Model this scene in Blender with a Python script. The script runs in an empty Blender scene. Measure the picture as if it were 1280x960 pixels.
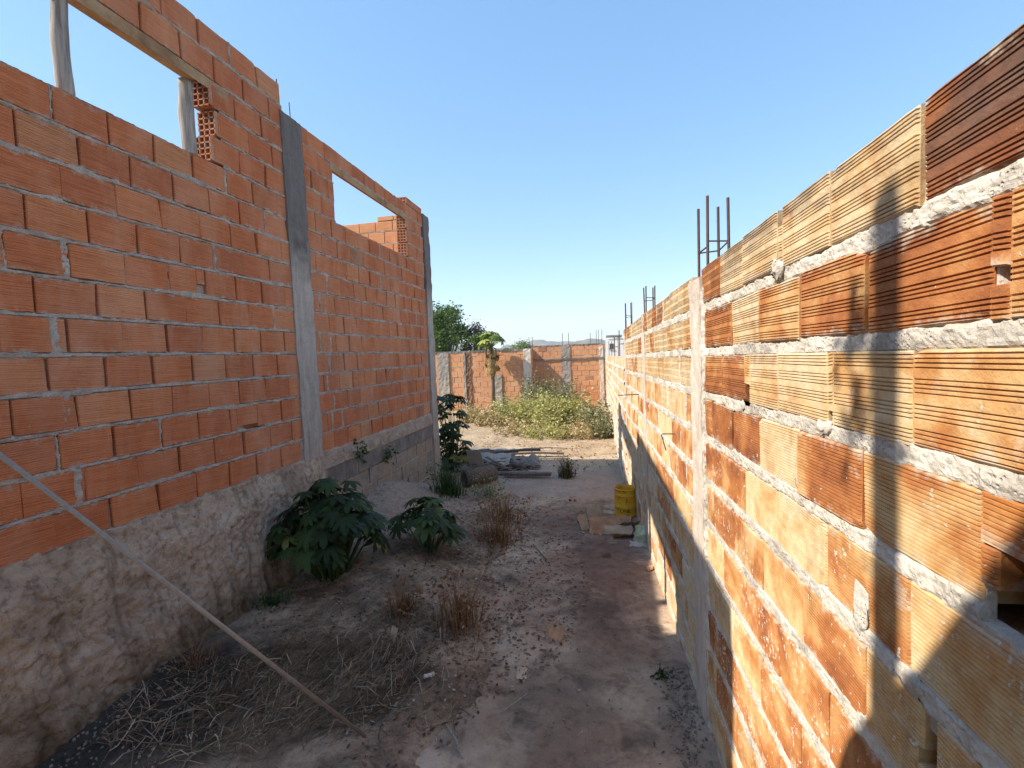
import bpy, math, random
import numpy as np
from mathutils import Matrix, Vector
R = random.Random(7)
NP = np.random.default_rng(11)
col = bpy.context.scene.collection
H = 1.77                       # eye height: everything below is written with the eye at z = 0 and lifted by H
SUN = np.array([1.0, 0.43, -1.08]); SUN /= np.linalg.norm(SUN)

# ------------------------------------------------------------------ objects
BASE = {}
def link(o, parent=None):
    col.objects.link(o)
    if parent is not None: o.parent = parent
    return o
def tag(o, label=None, cat=None, group=None, kind=None):
    if label: o['label'] = label
    if cat: o['category'] = cat
    if group: o['group'] = group
    if kind: o['kind'] = kind
    return o
def thing(name, label, cat, loc=(0, 0, 0), group=None, rz=0):
    o = bpy.data.objects.new(name, None); o.empty_display_size = .1
    o.location = (loc[0], loc[1], loc[2]); o.rotation_euler = (0, 0, rz)
    link(o); BASE[o.name] = (float(loc[0]), float(loc[1]), float(loc[2])); return tag(o, label, cat, group)

class MB:
    """collects vertices, faces and two per-vertex attributes for one mesh"""
    def __init__(s): s.v = []; s.f = []; s.rnd = []; s.buv = []; s.n = 0
    def add(s, v, f, rnd=(.5, .5, .5, 1), buv=None):
        v = np.asarray(v, float).reshape(-1, 3)
        s.v.append(v)
        if isinstance(f, np.ndarray): s.f.extend((f + s.n).tolist())
        else: s.f.extend([tuple(i + s.n for i in q) for q in f])
        r = np.asarray(rnd, float)
        s.rnd.append(np.tile(r, (len(v), 1)) if r.ndim == 1 else r)
        s.buv.append(np.zeros((len(v), 3)) if buv is None else np.asarray(buv, float))
        s.n += len(v)
    def box(s, c, d, rnd=(.5, .5, .5, 1), rot=None, taper=1.0):
        x, y, z = [a / 2 for a in d]
        v = np.array([(-x, -y, -z), (x, -y, -z), (x, y, -z), (-x, y, -z), (-x*taper, -y*taper, z), (x*taper, -y*taper, z), (x*taper, y*taper, z), (-x*taper, y*taper, z)])
        if rot is not None: v = v @ np.array(rot).T
        s.add(v + np.array(c), [(0, 3, 2, 1), (4, 5, 6, 7), (0, 1, 5, 4), (1, 2, 6, 5), (2, 3, 7, 6), (3, 0, 4, 7)], rnd)
    def tube(s, pts, rad, n=8, rnd=(.5, .5, .5, 1), cap=True):
        pts = [np.array(p, float) for p in pts]; k = len(pts)
        rad = [rad] * k if not hasattr(rad, '__len__') else rad
        V = []
        for i, p in enumerate(pts):
            d = pts[min(i+1, k-1)] - pts[max(i-1, 0)]; d /= np.linalg.norm(d) + 1e-9
            a = np.cross(d, (0, 0, 1.0)) if abs(d[2]) < .9 else np.cross(d, (1.0, 0, 0))
            a /= np.linalg.norm(a); b = np.cross(d, a)
            for j in range(n):
                t = 2 * math.pi * j / n
                V.append(p + rad[i] * (math.cos(t) * a + math.sin(t) * b))
        F = [(i*n+j, i*n+(j+1) % n, (i+1)*n+(j+1) % n, (i+1)*n+j) for i in range(k-1) for j in range(n)]
        if cap: F += [tuple(range(n))[::-1], tuple((k-1)*n + j for j in range(n))]
        s.add(V, F, rnd)
    def build(s, name, mat, parent=None, smooth=False, off=None, local=False):
        # meshes are written in eye coordinates; each is stored relative to its thing's base
        v = np.concatenate(s.v) if s.v else np.zeros((0, 3))
        root = parent
        while root is not None and root.parent is not None: root = root.parent
        org = None
        if root is not None: 
            if not local: v = v - np.array(BASE[root.name])
        else:
            org = np.array([(v[:, 0].min()+v[:, 0].max())/2, (v[:, 1].min()+v[:, 1].max())/2, v[:, 2].min()]); v = v - org
        me = bpy.data.meshes.new(name)
        me.from_pydata(v.tolist(), [], s.f)
        a = me.attributes.new('rnd', 'FLOAT_COLOR', 'POINT'); a.data.foreach_set('color', np.concatenate(s.rnd).astype(np.float32).ravel())
        a = me.attributes.new('buv', 'FLOAT_VECTOR', 'POINT'); a.data.foreach_set('vector', np.concatenate(s.buv).astype(np.float32).ravel())
        me.materials.append(mat)
        if smooth: me.polygons.foreach_set('use_smooth', [True] * len(me.polygons))
        me.update()
        o = link(bpy.data.objects.new(name, me), parent)
        if org is not None: o.location = org.tolist(); BASE[o.name] = org.tolist()
        return o
def grid_faces(n, m):
    i = np.arange(n-1)[:, None]; j = np.arange(m-1)[None, :]
    a = i*m + j
    return np.stack([a, a+1, a+m+1, a+m], -1).reshape(-1, 4)

# ------------------------------------------------------------------ numpy noise
_T = NP.random((256, 256)) * 2 - 1
def vn(x, y):
    xi = np.floor(x).astype(int); yi = np.floor(y).astype(int)
    fx = x - xi; fy = y - yi
    fx = fx*fx*(3-2*fx); fy = fy*fy*(3-2*fy)
    a = _T[xi & 255, yi & 255]; b = _T[(xi+1) & 255, yi & 255]; c = _T[xi & 255, (yi+1) & 255]; d = _T[(xi+1) & 255, (yi+1) & 255]
    return (a*(1-fx)+b*fx)*(1-fy) + (c*(1-fx)+d*fx)*fy
def fbm(x, y, o=4, g=.5):
    s = 0; a = 1; t = 0
    for k in range(o):
        s = s + a*vn(x*2**k + 17.3*k, y*2**k + 5.1*k); t += a; a *= g
    return s / t
def sstep(a, b, x):
    t = np.clip((x-a)/(b-a), 0, 1); return t*t*(3-2*t)

# ------------------------------------------------------------------ materials
class NT:
    def __init__(s, name):
        s.m = bpy.data.materials.new(name); s.m.use_nodes = True
        s.t = s.m.node_tree; s.N = s.t.nodes; s.L = s.t.links
        s.b = s.N['Principled BSDF']; s.b.inputs['Specular IOR Level'].default_value = .25
    def put(s, sock, v):
        if hasattr(v, 'is_linked') or isinstance(v, bpy.types.NodeSocket): s.L.new(v, sock)
        else:
            if hasattr(v, '__len__') and len(v) == 3 and sock.type == 'RGBA': v = (*v, 1)
            sock.default_value = v
    def attr(s, n, out='Color'):
        a = s.N.new('ShaderNodeAttribute'); a.attribute_name = n; return a.outputs[out]
    def pos(s): return s.N.new('ShaderNodeNewGeometry').outputs['Position']
    def sep(s, v):
        n = s.N.new('ShaderNodeSeparateXYZ'); s.L.new(v, n.inputs[0]); return n.outputs
    def comb(s, x, y, z):
        n = s.N.new('ShaderNodeCombineXYZ')
        for i, a in enumerate((x, y, z)): s.put(n.inputs[i], a)
        return n.outputs[0]
    def math(s, op, a, b=0.0, c=None, clamp=False):
        n = s.N.new('ShaderNodeMath'); n.operation = op; n.use_clamp = clamp
        s.put(n.inputs[0], a); s.put(n.inputs[1], b)
        if c is not None: s.put(n.inputs[2], c)
        return n.outputs[0]
    def vmul(s, v, k):
        n = s.N.new('ShaderNodeVectorMath'); n.operation = 'MULTIPLY'; s.put(n.inputs[0], v); n.inputs[1].default_value = k; return n.outputs[0]
    def noise(s, vec, scale, detail=4, rough=.55, dist=0.0, out='Fac'):
        n = s.N.new('ShaderNodeTexNoise'); s.L.new(vec, n.inputs['Vector'])
        n.inputs['Scale'].default_value = scale; n.inputs['Detail'].default_value = detail
        n.inputs['Roughness'].default_value = rough; n.inputs['Distortion'].default_value = dist
        return n.outputs[out]
    def voro(s, vec, scale, feat='F1', out='Distance'):
        n = s.N.new('ShaderNodeTexVoronoi'); n.feature = feat; s.L.new(vec, n.inputs['Vector']); n.inputs['Scale'].default_value = scale
        return n.outputs[out]
    def ramp(s, f, stops, interp='LINEAR'):
        n = s.N.new('ShaderNodeValToRGB'); n.color_ramp.interpolation = interp
        e = n.color_ramp.elements
        while len(e) < len(stops): e.new(.5)
        for x, (p, c) in zip(e, stops):
            x.position = p; x.color = (c, c, c, 1) if not hasattr(c, '__len__') else (*c, 1)
        s.L.new(f, n.inputs[0]); return n.outputs[0]
    def mix(s, f, a, b, mode='MIX'):
        n = s.N.new('ShaderNodeMix'); n.data_type = 'RGBA'; n.blend_type = mode
        s.put(n.inputs[0], f); s.put(n.inputs[6], a); s.put(n.inputs[7], b); return n.outputs[2]
    def bump(s, h, strength=.5, dist=.01, normal=None):
        n = s.N.new('ShaderNodeBump'); n.inputs['Strength'].default_value = strength; n.inputs['Distance'].default_value = dist
        s.L.new(h, n.inputs['Height'])
        if normal is not None: s.L.new(normal, n.inputs['Normal'])
        return n.outputs[0]
    def fin(s, color, rough=.9, normal=None, **kw):
        s.put(s.b.inputs['Base Color'], color); s.put(s.b.inputs['Roughness'], rough)
        if normal is not None: s.L.new(normal, s.b.inputs['Normal'])
        for k, v in kw.items(): s.put(s.b.inputs[k.replace('_', ' ')], v)
        return s.m

def mat_brick_left(name, bleach_lit=0.0):
    n = NT(name); rnd = n.attr('rnd'); r = n.sep(rnd); uv = n.attr('buv', 'Vector'); u, v, _ = n.sep(uv); p = n.pos()
    base = n.ramp(r[0], [(0, (.42, .118, .042)), (.3, (.48, .140, .048)), (.6, (.52, .158, .053)), (.85, (.49, .136, .044)), (1, (.57, .205, .076))])
    if bleach_lit: base = n.mix(n.ramp(n.noise(p, 1.1, 5, .6), [(.25, .35), (.65, 1)]), base, n.mix(n.noise(p, 7, 4), (.66, .285, .11), (.70, .42, .21)))  # bleached tint, with sunlight painted in as extra paleness
    pale = n.mix(n.noise(p, 9), (.56, .27, .12), (.50, .34, .18))
    base = n.mix(n.math('MULTIPLY', n.math('GREATER_THAN', r[1], .955), .4), base, pale)
    base = n.mix(n.math('MULTIPLY', n.math('LESS_THAN', r[1], .012), .8), base, n.mix(n.noise(p, 14), (.20, .095, .06), (.36, .15, .075)))
    # slanting dark scoring left by the extruder
    sv = n.comb(n.math('MULTIPLY', u, 5.0), n.math('ADD', n.math('MULTIPLY', v, 230.0), n.math('MULTIPLY', u, 9.0)), n.math('MULTIPLY', r[0], 40.0))
    st = n.noise(sv, 1.0, 3, .6)
    base = n.mix(n.ramp(st, [(.36, .75), (.52, 0)]), base, n.mix(1, base, (.55, .42, .38), 'MULTIPLY'))
    st2 = n.noise(n.comb(n.math('MULTIPLY', u, 3.0), n.math('MULTIPLY', v, 55.0), n.math('MULTIPLY', r[0], 77.0)), 1.0, 2, .5)
    base = n.mix(n.ramp(st2, [(.45, 0), (.75, .6)]), base, n.mix(1, base, (1.22, 1.28, 1.35), 'MULTIPLY'))
    big = n.noise(p, 1.7, 5, .6)
    base = n.mix(n.ramp(big, [(.38, .35), (.62, 0)]), base, n.mix(1, base, (.68, .66, .70), 'MULTIPLY'))
    # mortar dust and smears
    sm = n.noise(p, 13, 6, .7, .5)
    base = n.mix(n.ramp(sm, [(.64, 0), (.72, .55)]), base, (.40, .34, .29))
    # soot on a few bricks
    so = n.noise(p, 5.1, 3, .5)
    base = n.mix(n.ramp(so, [(.76, 0), (.84, .6)]), base, (.06, .04, .035))
    ln = n.math('SINE', n.math('ADD', n.math('MULTIPLY', v, 430.0), n.math('ADD', n.math('MULTIPLY', u, 14.0), n.math('MULTIPLY', n.noise(p, 9, 3), 9.0))))
    lm = n.math('MULTIPLY', n.ramp(ln, [(.45, 0), (.95, .55)]), n.ramp(n.noise(p, 11, 3), [(.35, .25), (.6, 1)]))
    base = n.mix(lm, base, n.mix(1, base, (.62, .50, .44), 'MULTIPLY'))
    ed = n.math('MINIMUM', v, n.math('SUBTRACT', .1755, v))
    em = n.math('SUBTRACT', n.noise(p, 19, 6, .7, .6), n.math('MULTIPLY', ed, 5.5))
    base = n.mix(n.ramp(em, [(.44, 0), (.56, .75)]), base, n.mix(n.noise(p, 90, 3), (.27, .20, .155), (.46, .385, .325)))
    ds = n.noise(n.vmul(p, (1, 2.2, .9)), 1.3, 6, .68, .4)
    base = n.mix(n.ramp(ds, [(.42, .08), (.72, .5)]), base, (.62, .37, .235))
    g = n.math('SINE', n.math('ADD', n.math('MULTIPLY', v, 600.0), n.math('MULTIPLY', n.noise(p, 22, 2), 5.0)))
    h = n.math('ADD', n.math('MULTIPLY', g, .35), n.math('ADD', n.math('MULTIPLY', st, 1.2), n.noise(p, 120, 4, .7)))
    return n.fin(base, .88, n.bump(h, .55, .004))

def mat_brick_right():
    n = NT('weathered_block'); r = n.sep(n.attr('rnd')); u, v, w = n.sep(n.attr('buv', 'Vector')); p = n.pos()
    nz = n.noise(n.comb(n.math('MULTIPLY', u, 5.5), n.math('MULTIPLY', v, 6.0), n.math('MULTIPLY', r[0], 60.0)), 1.0, 4, .6, .3)
    t = n.math('ADD', n.math('MULTIPLY', n.math('SUBTRACT', nz, .5), 1.35), r[1], clamp=True)
    base = n.ramp(t, [(0, (.125, .050, .026)), (.2, (.26, .088, .032)), (.42, (.42, .165, .055)), (.58, (.55, .31, .125)), (.78, (.63, .455, .24)), (1, (.66, .53, .34))])
    rust = n.noise(p, 6.3, 4, .6, .3)
    base = n.mix(n.ramp(rust, [(.54, 0), (.68, .6)]), base, (.42, .165, .035))
    # weathering film on the upper row
    zz = n.sep(p)[2]
    wea = n.noise(n.vmul(p, (7, 3, 9)), 1.0, 5, .65)
    top = n.math('MULTIPLY', n.ramp(n.math('SUBTRACT', zz, 1.92), [(0, 0), (.17, 1)]), n.ramp(wea, [(.42, 0), (.62, .75)]))
    base = n.mix(top, base, (.14, .095, .075))
    gr = n.noise(n.vmul(p, (30, 30, 45)), 1.0, 5, .7)
    base = n.mix(n.ramp(gr, [(.35, .45), (.55, 0)]), base, n.mix(1, base, (.62, .58, .56), 'MULTIPLY'))
    ed = n.math('MINIMUM', v, n.math('SUBTRACT', .157, v))
    em = n.math('SUBTRACT', n.noise(p, 17, 6, .7, .6), n.math('MULTIPLY', ed, 7.0))
    base = n.mix(n.ramp(em, [(.42, 0), (.56, .7)]), base, n.mix(n.noise(p, 80, 3), (.42, .32, .22), (.62, .56, .47)))
    gd = n.noise(n.vmul(p, (9, 9, 2.2)), 1.0, 5, .65, .5)
    base = n.mix(n.ramp(gd, [(.55, 0), (.72, .55)]), base, n.mix(1, base, (.52, .42, .36), 'MULTIPLY'))
    # lime and mortar splashes: few above, many towards the foot of the wall
    fl = n.noise(n.comb(n.math('MULTIPLY', u, 95.0), n.math('MULTIPLY', v, 55.0), n.math('MULTIPLY', r[2], 30.0)), 1.0, 2, .5)
    th = n.ramp(n.math('MULTIPLY', zz, .5), [(0, .0), (.55, .05), (1, .17)])
    cl = n.math('MULTIPLY', n.math('SUBTRACT', .62, n.noise(p, 5.0, 3)), .45)
    fm = n.ramp(n.math('SUBTRACT', fl, n.math('ADD', th, cl)), [(.565, 0), (.60, .85)])
    base = n.mix(fm, base, (.60, .55, .46))
    sm = n.noise(p, 10, 5, .7, .4)
    base = n.mix(n.ramp(sm, [(.62, 0), (.70, .5)]), base, (.56, .49, .38))
    h = n.math('ADD', n.math('MULTIPLY', fm, .6), n.noise(p, 150, 4, .7))
    h = n.math('ADD', h, n.math('MULTIPLY', n.noise(p, 30, 3), 1.2))
    return n.fin(base, .82, n.bump(h, .5, .004))

def mat_rough(name, stops, scale=8, bscale=60, bstr=.6, bdist=.006, stain=None, rough=.93, voids=0.0):
    n = NT(name); p = n.pos()
    f = n.noise(p, scale, 6, .62, .3)
    base = n.ramp(f, stops)
    fine = n.noise(p, bscale*2.2, 4, .7)
    base = n.mix(n.ramp(fine, [(.32, .45), (.5, 0)]), base, n.mix(1, base, (.55, .53, .52), 'MULTIPLY'))
    if stain:
        sc, c, lo, hi = stain
        base = n.mix(n.ramp(n.noise(n.vmul(p, sc), 1.0, 5, .6, .4), [(lo, 0), (hi, .85)]), base, c)
    h = n.math('ADD', n.noise(p, bscale, 5, .7), n.math('MULTIPLY', n.noise(p, bscale*.22, 4, .6), 2.0))
    if voids:
        vo = n.ramp(n.voro(p, 110), [(.12, 0), (.3, 1)])
        gate = n.ramp(n.noise(p, 9, 3), [(.50, 0), (.62, voids)])
        h = n.math('ADD', h, n.math('MULTIPLY', n.math('MULTIPLY', vo, gate), 2.0))
    return n.fin(base, rough, n.bump(h, bstr, bdist))

def mat_leaf(name, stops, trans=.25, rough=.5):
    n = NT(name); r = n.sep(n.attr('rnd')); p = n.pos()
    base = n.ramp(r[0], stops)
    base = n.mix(n.ramp(n.noise(p, 14, 3), [(.35, .5), (.65, 0)]), base, n.mix(1, base, (.6, .62, .55), 'MULTIPLY'))
    n.fin(base, rough)
    tr = n.N.new('ShaderNodeBsdfTranslucent'); n.L.new(n.mix(1, base, (1.2, 1.3, .6), 'MULTIPLY'), tr.inputs[0])
    mx = n.N.new('ShaderNodeMixShader'); mx.inputs[0].default_value = trans
    n.L.new(n.b.outputs[0], mx.inputs[1]); n.L.new(tr.outputs[0], mx.inputs[2])
    n.L.new(mx.outputs[0], n.N['Material Output'].inputs[0])
    return n.m

def mat_simple(name, c, rough=.8, metal=0.0, var=.35, scale=12, bump=.3):
    n = NT(name); p = n.pos(); f = n.noise(p, scale, 5, .65)
    base = n.mix(n.ramp(f, [(.35, var), (.62, 0)]), c, tuple(x*.45 for x in c))
    return n.fin(base, rough, n.bump(n.noise(p, scale*6, 4, .7), bump, .004), Metallic=metal)

def mat_wood(name, a, b):
    n = NT(name); p = n.pos()
    f = n.noise(n.vmul(p, (60, 60, 4)), 1.0, 4, .6)
    base = n.ramp(f, [(.3, a), (.55, b), (.75, tuple(x*1.25 for x in b))])
    return n.fin(base, .85, n.bump(f, .7, .006))

def mat_ground():
    n = NT('bare_earth'); p = n.pos(); x, y, z = n.sep(p)
    a = n.noise(p, 2.3, 6, .65, .4); b = n.noise(p, 26, 5, .7); c = n.noise(p, 110, 4, .75)
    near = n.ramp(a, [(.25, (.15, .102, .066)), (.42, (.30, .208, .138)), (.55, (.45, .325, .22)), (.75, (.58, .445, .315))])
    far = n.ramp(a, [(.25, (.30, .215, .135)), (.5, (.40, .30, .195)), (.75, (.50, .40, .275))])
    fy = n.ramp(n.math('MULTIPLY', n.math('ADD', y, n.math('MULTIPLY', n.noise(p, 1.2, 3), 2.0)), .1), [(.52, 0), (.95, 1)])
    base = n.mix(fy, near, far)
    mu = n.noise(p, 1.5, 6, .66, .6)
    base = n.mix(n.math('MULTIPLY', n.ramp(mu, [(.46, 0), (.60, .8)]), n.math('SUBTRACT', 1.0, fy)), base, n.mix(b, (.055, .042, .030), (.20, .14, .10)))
    # pale sand slumped against the house
    dx = n.math('ADD', x, 2.45); dy = n.math('MULTIPLY', n.math('SUBTRACT', y, 5.2), .62)
    d = n.math('SQRT', n.math('ADD', n.math('MULTIPLY', dx, dx), n.math('MULTIPLY', dy, dy)))
    d = n.math('ADD', d, n.math('MULTIPLY', n.math('SUBTRACT', n.noise(p, 5, 4), .5), .8))
    base = n.mix(n.ramp(d, [(.55, .9), (1.15, 0)]), base, n.mix(b, (.33, .235, .175), (.52, .41, .32)))
    # black patch at the foot of the near wall
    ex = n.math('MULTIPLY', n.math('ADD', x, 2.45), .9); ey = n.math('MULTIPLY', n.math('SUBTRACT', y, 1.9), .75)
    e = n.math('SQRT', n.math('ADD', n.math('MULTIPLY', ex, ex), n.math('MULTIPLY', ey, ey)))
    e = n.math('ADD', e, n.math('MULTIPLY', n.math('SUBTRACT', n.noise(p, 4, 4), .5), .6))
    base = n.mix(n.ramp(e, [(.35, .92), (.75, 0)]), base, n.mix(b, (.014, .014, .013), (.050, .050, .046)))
    base = n.mix(n.ramp(b, [(.33, .6), (.52, 0)]), base, n.mix(1, base, (.45, .42, .40), 'MULTIPLY'))
    base = n.mix(n.ramp(c, [(.60, 0), (.72, .55)]), base, (.36, .31, .26))
    base = n.mix(n.ramp(n.noise(p, 60, 3), [(.28, .7), (.40, 0)]), base, (.035, .026, .02))
    h = n.math('ADD', n.math('MULTIPLY', b, 2.2), n.math('ADD', c, n.math('MULTIPLY', n.noise(p, 8, 4), 3.0)))
    return n.fin(base, .96, n.bump(h, .8, .012))

def mat_path():
    n = NT('worn_concrete'); p = n.pos(); x, y, z = n.sep(p)
    a = n.noise(p, 1.9, 6, .6, .5); b = n.noise(p, 18, 5, .7); c = n.noise(p, 140, 3, .8)
    base = n.ramp(a, [(.28, (.19, .138, .098)), (.43, (.36, .265, .19)), (.55, (.50, .375, .27)), (.72, (.60, .475, .355))])
    red = n.noise(n.vmul(p, (1.6, 1.0, 1.0)), 1.0, 5, .6, .6)
    base = n.mix(n.ramp(red, [(.48, 0), (.62, .7)]), base, (.36, .215, .145))
    dk = n.noise(p, 3.7, 5, .65, .3)
    base = n.mix(n.ramp(dk, [(.52, 0), (.66, .75)]), base, (.105, .078, .062))
    def blob(cx, cy, sx, sy, amt, c):
        ax_ = n.math('MULTIPLY', n.math('SUBTRACT', x, cx), 1/sx); ay_ = n.math('MULTIPLY', n.math('SUBTRACT', y, cy), 1/sy)
        dd = n.math('SQRT', n.math('ADD', n.math('MULTIPLY', ax_, ax_), n.math('MULTIPLY', ay_, ay_)))
        dd = n.math('ADD', dd, n.math('MULTIPLY', n.math('SUBTRACT', n.noise(p, 4.3, 6, .65, .4), .5), 1.6))
        return n.mix(n.ramp(dd, [(.45, amt), (1.05, 0)]), base, c)
    base = blob(-.02, 4.1, .45, 1.3, .8, n.mix(b, (.115, .060, .044), (.25, .145, .11)))
    base = blob(-.35, 5.2, .8, .7, .7, n.mix(b, (.095, .062, .052), (.19, .125, .10)))
    base = blob(-.28, 2.25, .36, .55, .6, n.mix(b, (.075, .058, .042), (.20, .155, .115)))
    base = blob(-.12, 3.3, .30, .35, .6, (.10, .072, .058))
    grey = n.ramp(n.math('ADD', n.math('MULTIPLY', y, .1), n.math('MULTIPLY', n.math('SUBTRACT', b, .5), .06)), [(.62, 0), (.66, .75)])
    base = n.mix(grey, base, n.mix(b, (.29, .225, .18), (.44, .35, .285)))
    sand = n.ramp(n.math('ADD', n.math('MULTIPLY', y, .1), n.math('MULTIPLY', n.math('SUBTRACT', a, .5), .1)), [(.80, 0), (.86, .85)])
    base = n.mix(sand, base, n.mix(b, (.36, .28, .19), (.50, .41, .30)))
    base = n.mix(n.ramp(b, [(.34, .5), (.5, 0)]), base, n.mix(1, base, (.5, .48, .47), 'MULTIPLY'))
    base = n.mix(n.ramp(c, [(.30, .6), (.45, 0)]), base, n.mix(1, base, (.5, .5, .5), 'MULTIPLY'))
    base = n.mix(n.ramp(c, [(.62, 0), (.75, .5)]), base, (.40, .36, .31))
    h = n.math('ADD', n.math('MULTIPLY', b, 1.6), n.math('ADD', n.math('MULTIPLY', c, .8), n.math('MULTIPLY', n.noise(p, 5, 4), 2.0)))
    return n.fin(base, .93, n.bump(h, .65, .008))

def mat_foundation():
    n = NT('rough_cast_plaster'); p = n.pos(); x, y, z = n.sep(p)
    a = n.noise(n.vmul(p, (1, 2.6, 3.6)), 1.0, 7, .68, .7); b = n.noise(p, 21, 6, .72)
    base = n.ramp(a, [(.20, (.24, .172, .124)), (.38, (.44, .328, .244)), (.50, (.58, .445, .335)), (.62, (.66, .53, .41)), (.8, (.70, .59, .48))])
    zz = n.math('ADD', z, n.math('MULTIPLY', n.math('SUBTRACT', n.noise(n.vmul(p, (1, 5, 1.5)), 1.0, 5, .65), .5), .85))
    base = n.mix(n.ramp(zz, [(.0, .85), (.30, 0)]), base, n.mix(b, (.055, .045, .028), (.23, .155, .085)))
    ye = n.noise(n.vmul(p, (1, 4, 1.6)), 1.0, 4, .6, .4)
    base = n.mix(n.ramp(ye, [(.55, 0), (.7, .5)]), base, (.30, .205, .12))
    st = n.noise(n.vmul(p, (1, 16, 2.0)), 1.0, 4, .6)
    base = n.mix(n.ramp(st, [(.30, .7), (.45, 0)]), base, n.mix(1, base, (.45, .42, .40), 'MULTIPLY'))
    base = n.mix(n.ramp(b, [(.36, .7), (.5, 0)]), base, n.mix(1, base, (.42, .38, .35), 'MULTIPLY'))
    cr = n.voro(n.mix(.12, p, n.noise(p, 6, 4, out='Color')), 7.0, 'DISTANCE_TO_EDGE')
    cm = n.math('MULTIPLY', n.ramp(cr, [(.0, 1), (.035, 0)]), n.ramp(n.noise(p, 3.1, 3), [(.60, 0), (.72, .45)]))
    base = n.mix(cm, base, (.05, .038, .03))
    h = n.math('ADD', n.math('MULTIPLY', b, 2.2), n.math('ADD', n.math('MULTIPLY', n.noise(p, 75, 5, .8), 1.6), n.math('MULTIPLY', a, 2.0)))
    h = n.math('SUBTRACT', h, n.math('MULTIPLY', cm, 2.0))
    return n.fin(base, .95, n.bump(h, .9, .012))

def mat_pillar(name, light, dark, zsplit, wid):
    """cast concrete: boards leave upright streaks; the top of the left pillars is darker cement"""
    n = NT(name); p = n.pos(); z = n.sep(p)[2]
    s = n.noise(n.vmul(p, (22, 22, 2.2)), 1.0, 4, .6); b = n.noise(p, 40, 5, .7); a = n.noise(p, 5, 4, .6)
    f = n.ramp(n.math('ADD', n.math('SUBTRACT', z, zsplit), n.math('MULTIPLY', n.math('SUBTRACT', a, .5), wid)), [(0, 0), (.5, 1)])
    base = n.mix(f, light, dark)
    base = n.mix(n.ramp(s, [(.35, .6), (.6, 0)]), base, n.mix(1, base, (.66, .64, .62), 'MULTIPLY'))
    base = n.mix(n.ramp(a, [(.55, 0), (.72, .6)]), base, n.mix(1, base, (.6, .56, .52), 'MULTIPLY'))
    base = n.mix(n.ramp(b, [(.3, .7), (.42, 0)]), base, n.mix(1, base, (.4, .38, .36), 'MULTIPLY'))
    return n.fin(base, .9, n.bump(n.math('ADD', b, n.math('MULTIPLY', s, 1.5)), .7, .008))

M = {}
M['brick_l'] = mat_brick_left('terracotta_block')
M['brick_r'] = mat_brick_right()
M['brick_b'] = mat_brick_left('bleached_sunlit_block', 1.0)  # rear walls: bleached colour, lightened further to stand in for sunlight
M['mortar_l'] = mat_rough('grey_mortar', [(.3, (.26, .22, .185)), (.5, (.40, .345, .295)), (.7, (.50, .445, .39))], 12, 70, .8, .008)
M['mortar_r'] = mat_rough('lime_mortar', [(.25, (.29, .265, .225)), (.42, (.44, .405, .35)), (.55, (.58, .535, .465)), (.7, (.65, .61, .54))], 7, 190, .7, .004, voids=1.0)
M['core'] = mat_rough('block_backing', [(.3, (.30, .115, .055)), (.6, (.42, .17, .08))], 6, 50)
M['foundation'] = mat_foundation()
M['band'] = mat_rough('smeared_plaster', [(.25, (.24, .19, .155)), (.5, (.36, .29, .235)), (.75, (.43, .36, .30))], 7, 45, .7, .010)
M['beam'] = mat_rough('shuttered_concrete', [(.3, (.11, .10, .095)), (.55, (.20, .18, .165)), (.75, (.30, .265, .235))], 6, 60, .6, .006, stain=((1, 40, 3), (.06, .055, .055), .55, .68))
M['footblock'] = mat_rough('concrete_block', [(.3, (.20, .17, .145)), (.5, (.29, .245, .205)), (.75, (.37, .315, .26))], 8, 90, .8, .006, stain=((1, 7, 3), (.33, .22, .11), .56, .70))
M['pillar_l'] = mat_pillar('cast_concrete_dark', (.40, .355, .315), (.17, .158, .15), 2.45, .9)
M['pillar_r'] = mat_pillar('cast_concrete_pale', (.60, .52, .44), (.40, .33, .27), 1.95, .2)
M['pillar_b'] = mat_pillar('cast_concrete_grey', (.36, .32, .27), (.30, .27, .24), .6, .8)
M['lintel'] = mat_rough('mudded_lintel', [(.3, (.20, .12, .065)), (.5, (.36, .235, .13)), (.75, (.45, .32, .19))], 5, 40, .7, .008)
M['rebar'] = mat_simple('rusty_steel', (.12, .075, .06), .7, .35, .5, 40)
M['rod'] = mat_simple('grey_steel_rod', (.30, .275, .25), .4, .3, .4, 55, .2)
M['wood_grey'] = mat_wood('weathered_timber', (.13, .115, .10), (.33, .305, .275))
M['wood_dark'] = mat_wood('dark_timber', (.05, .04, .032), (.16, .125, .095))
M['bark'] = mat_wood('tree_bark', (.06, .045, .035), (.16, .125, .09))
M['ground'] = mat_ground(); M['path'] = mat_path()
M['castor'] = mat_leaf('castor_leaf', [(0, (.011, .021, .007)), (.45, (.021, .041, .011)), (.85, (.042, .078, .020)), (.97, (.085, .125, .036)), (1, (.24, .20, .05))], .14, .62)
M['castor_bright'] = mat_leaf('castor_leaf_bright', [(0, (.022, .042, .013)), (.5, (.045, .083, .024)), (1, (.095, .16, .05))], .18, .6)  # brighter leaf tone for the small castor, stems, sprig and creeper
M['tree_green'] = mat_leaf('tree_leaf', [(0, (.022, .048, .012)), (.5, (.075, .145, .028)), (1, (.17, .26, .05))], .3)
M['tree_brown'] = mat_leaf('brownish_leaf', [(0, (.03, .024, .02)), (.5, (.085, .06, .045)), (1, (.13, .105, .06))], .2)
M['tree_far'] = mat_leaf('grey_green_leaf', [(0, (.09, .14, .07)), (.6, (.17, .24, .12)), (1, (.26, .33, .18))], .3)
M['palm'] = mat_leaf('yellow_green_leaf', [(0, (.07, .11, .025)), (.5, (.19, .26, .05)), (1, (.36, .38, .09))], .3)
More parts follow.
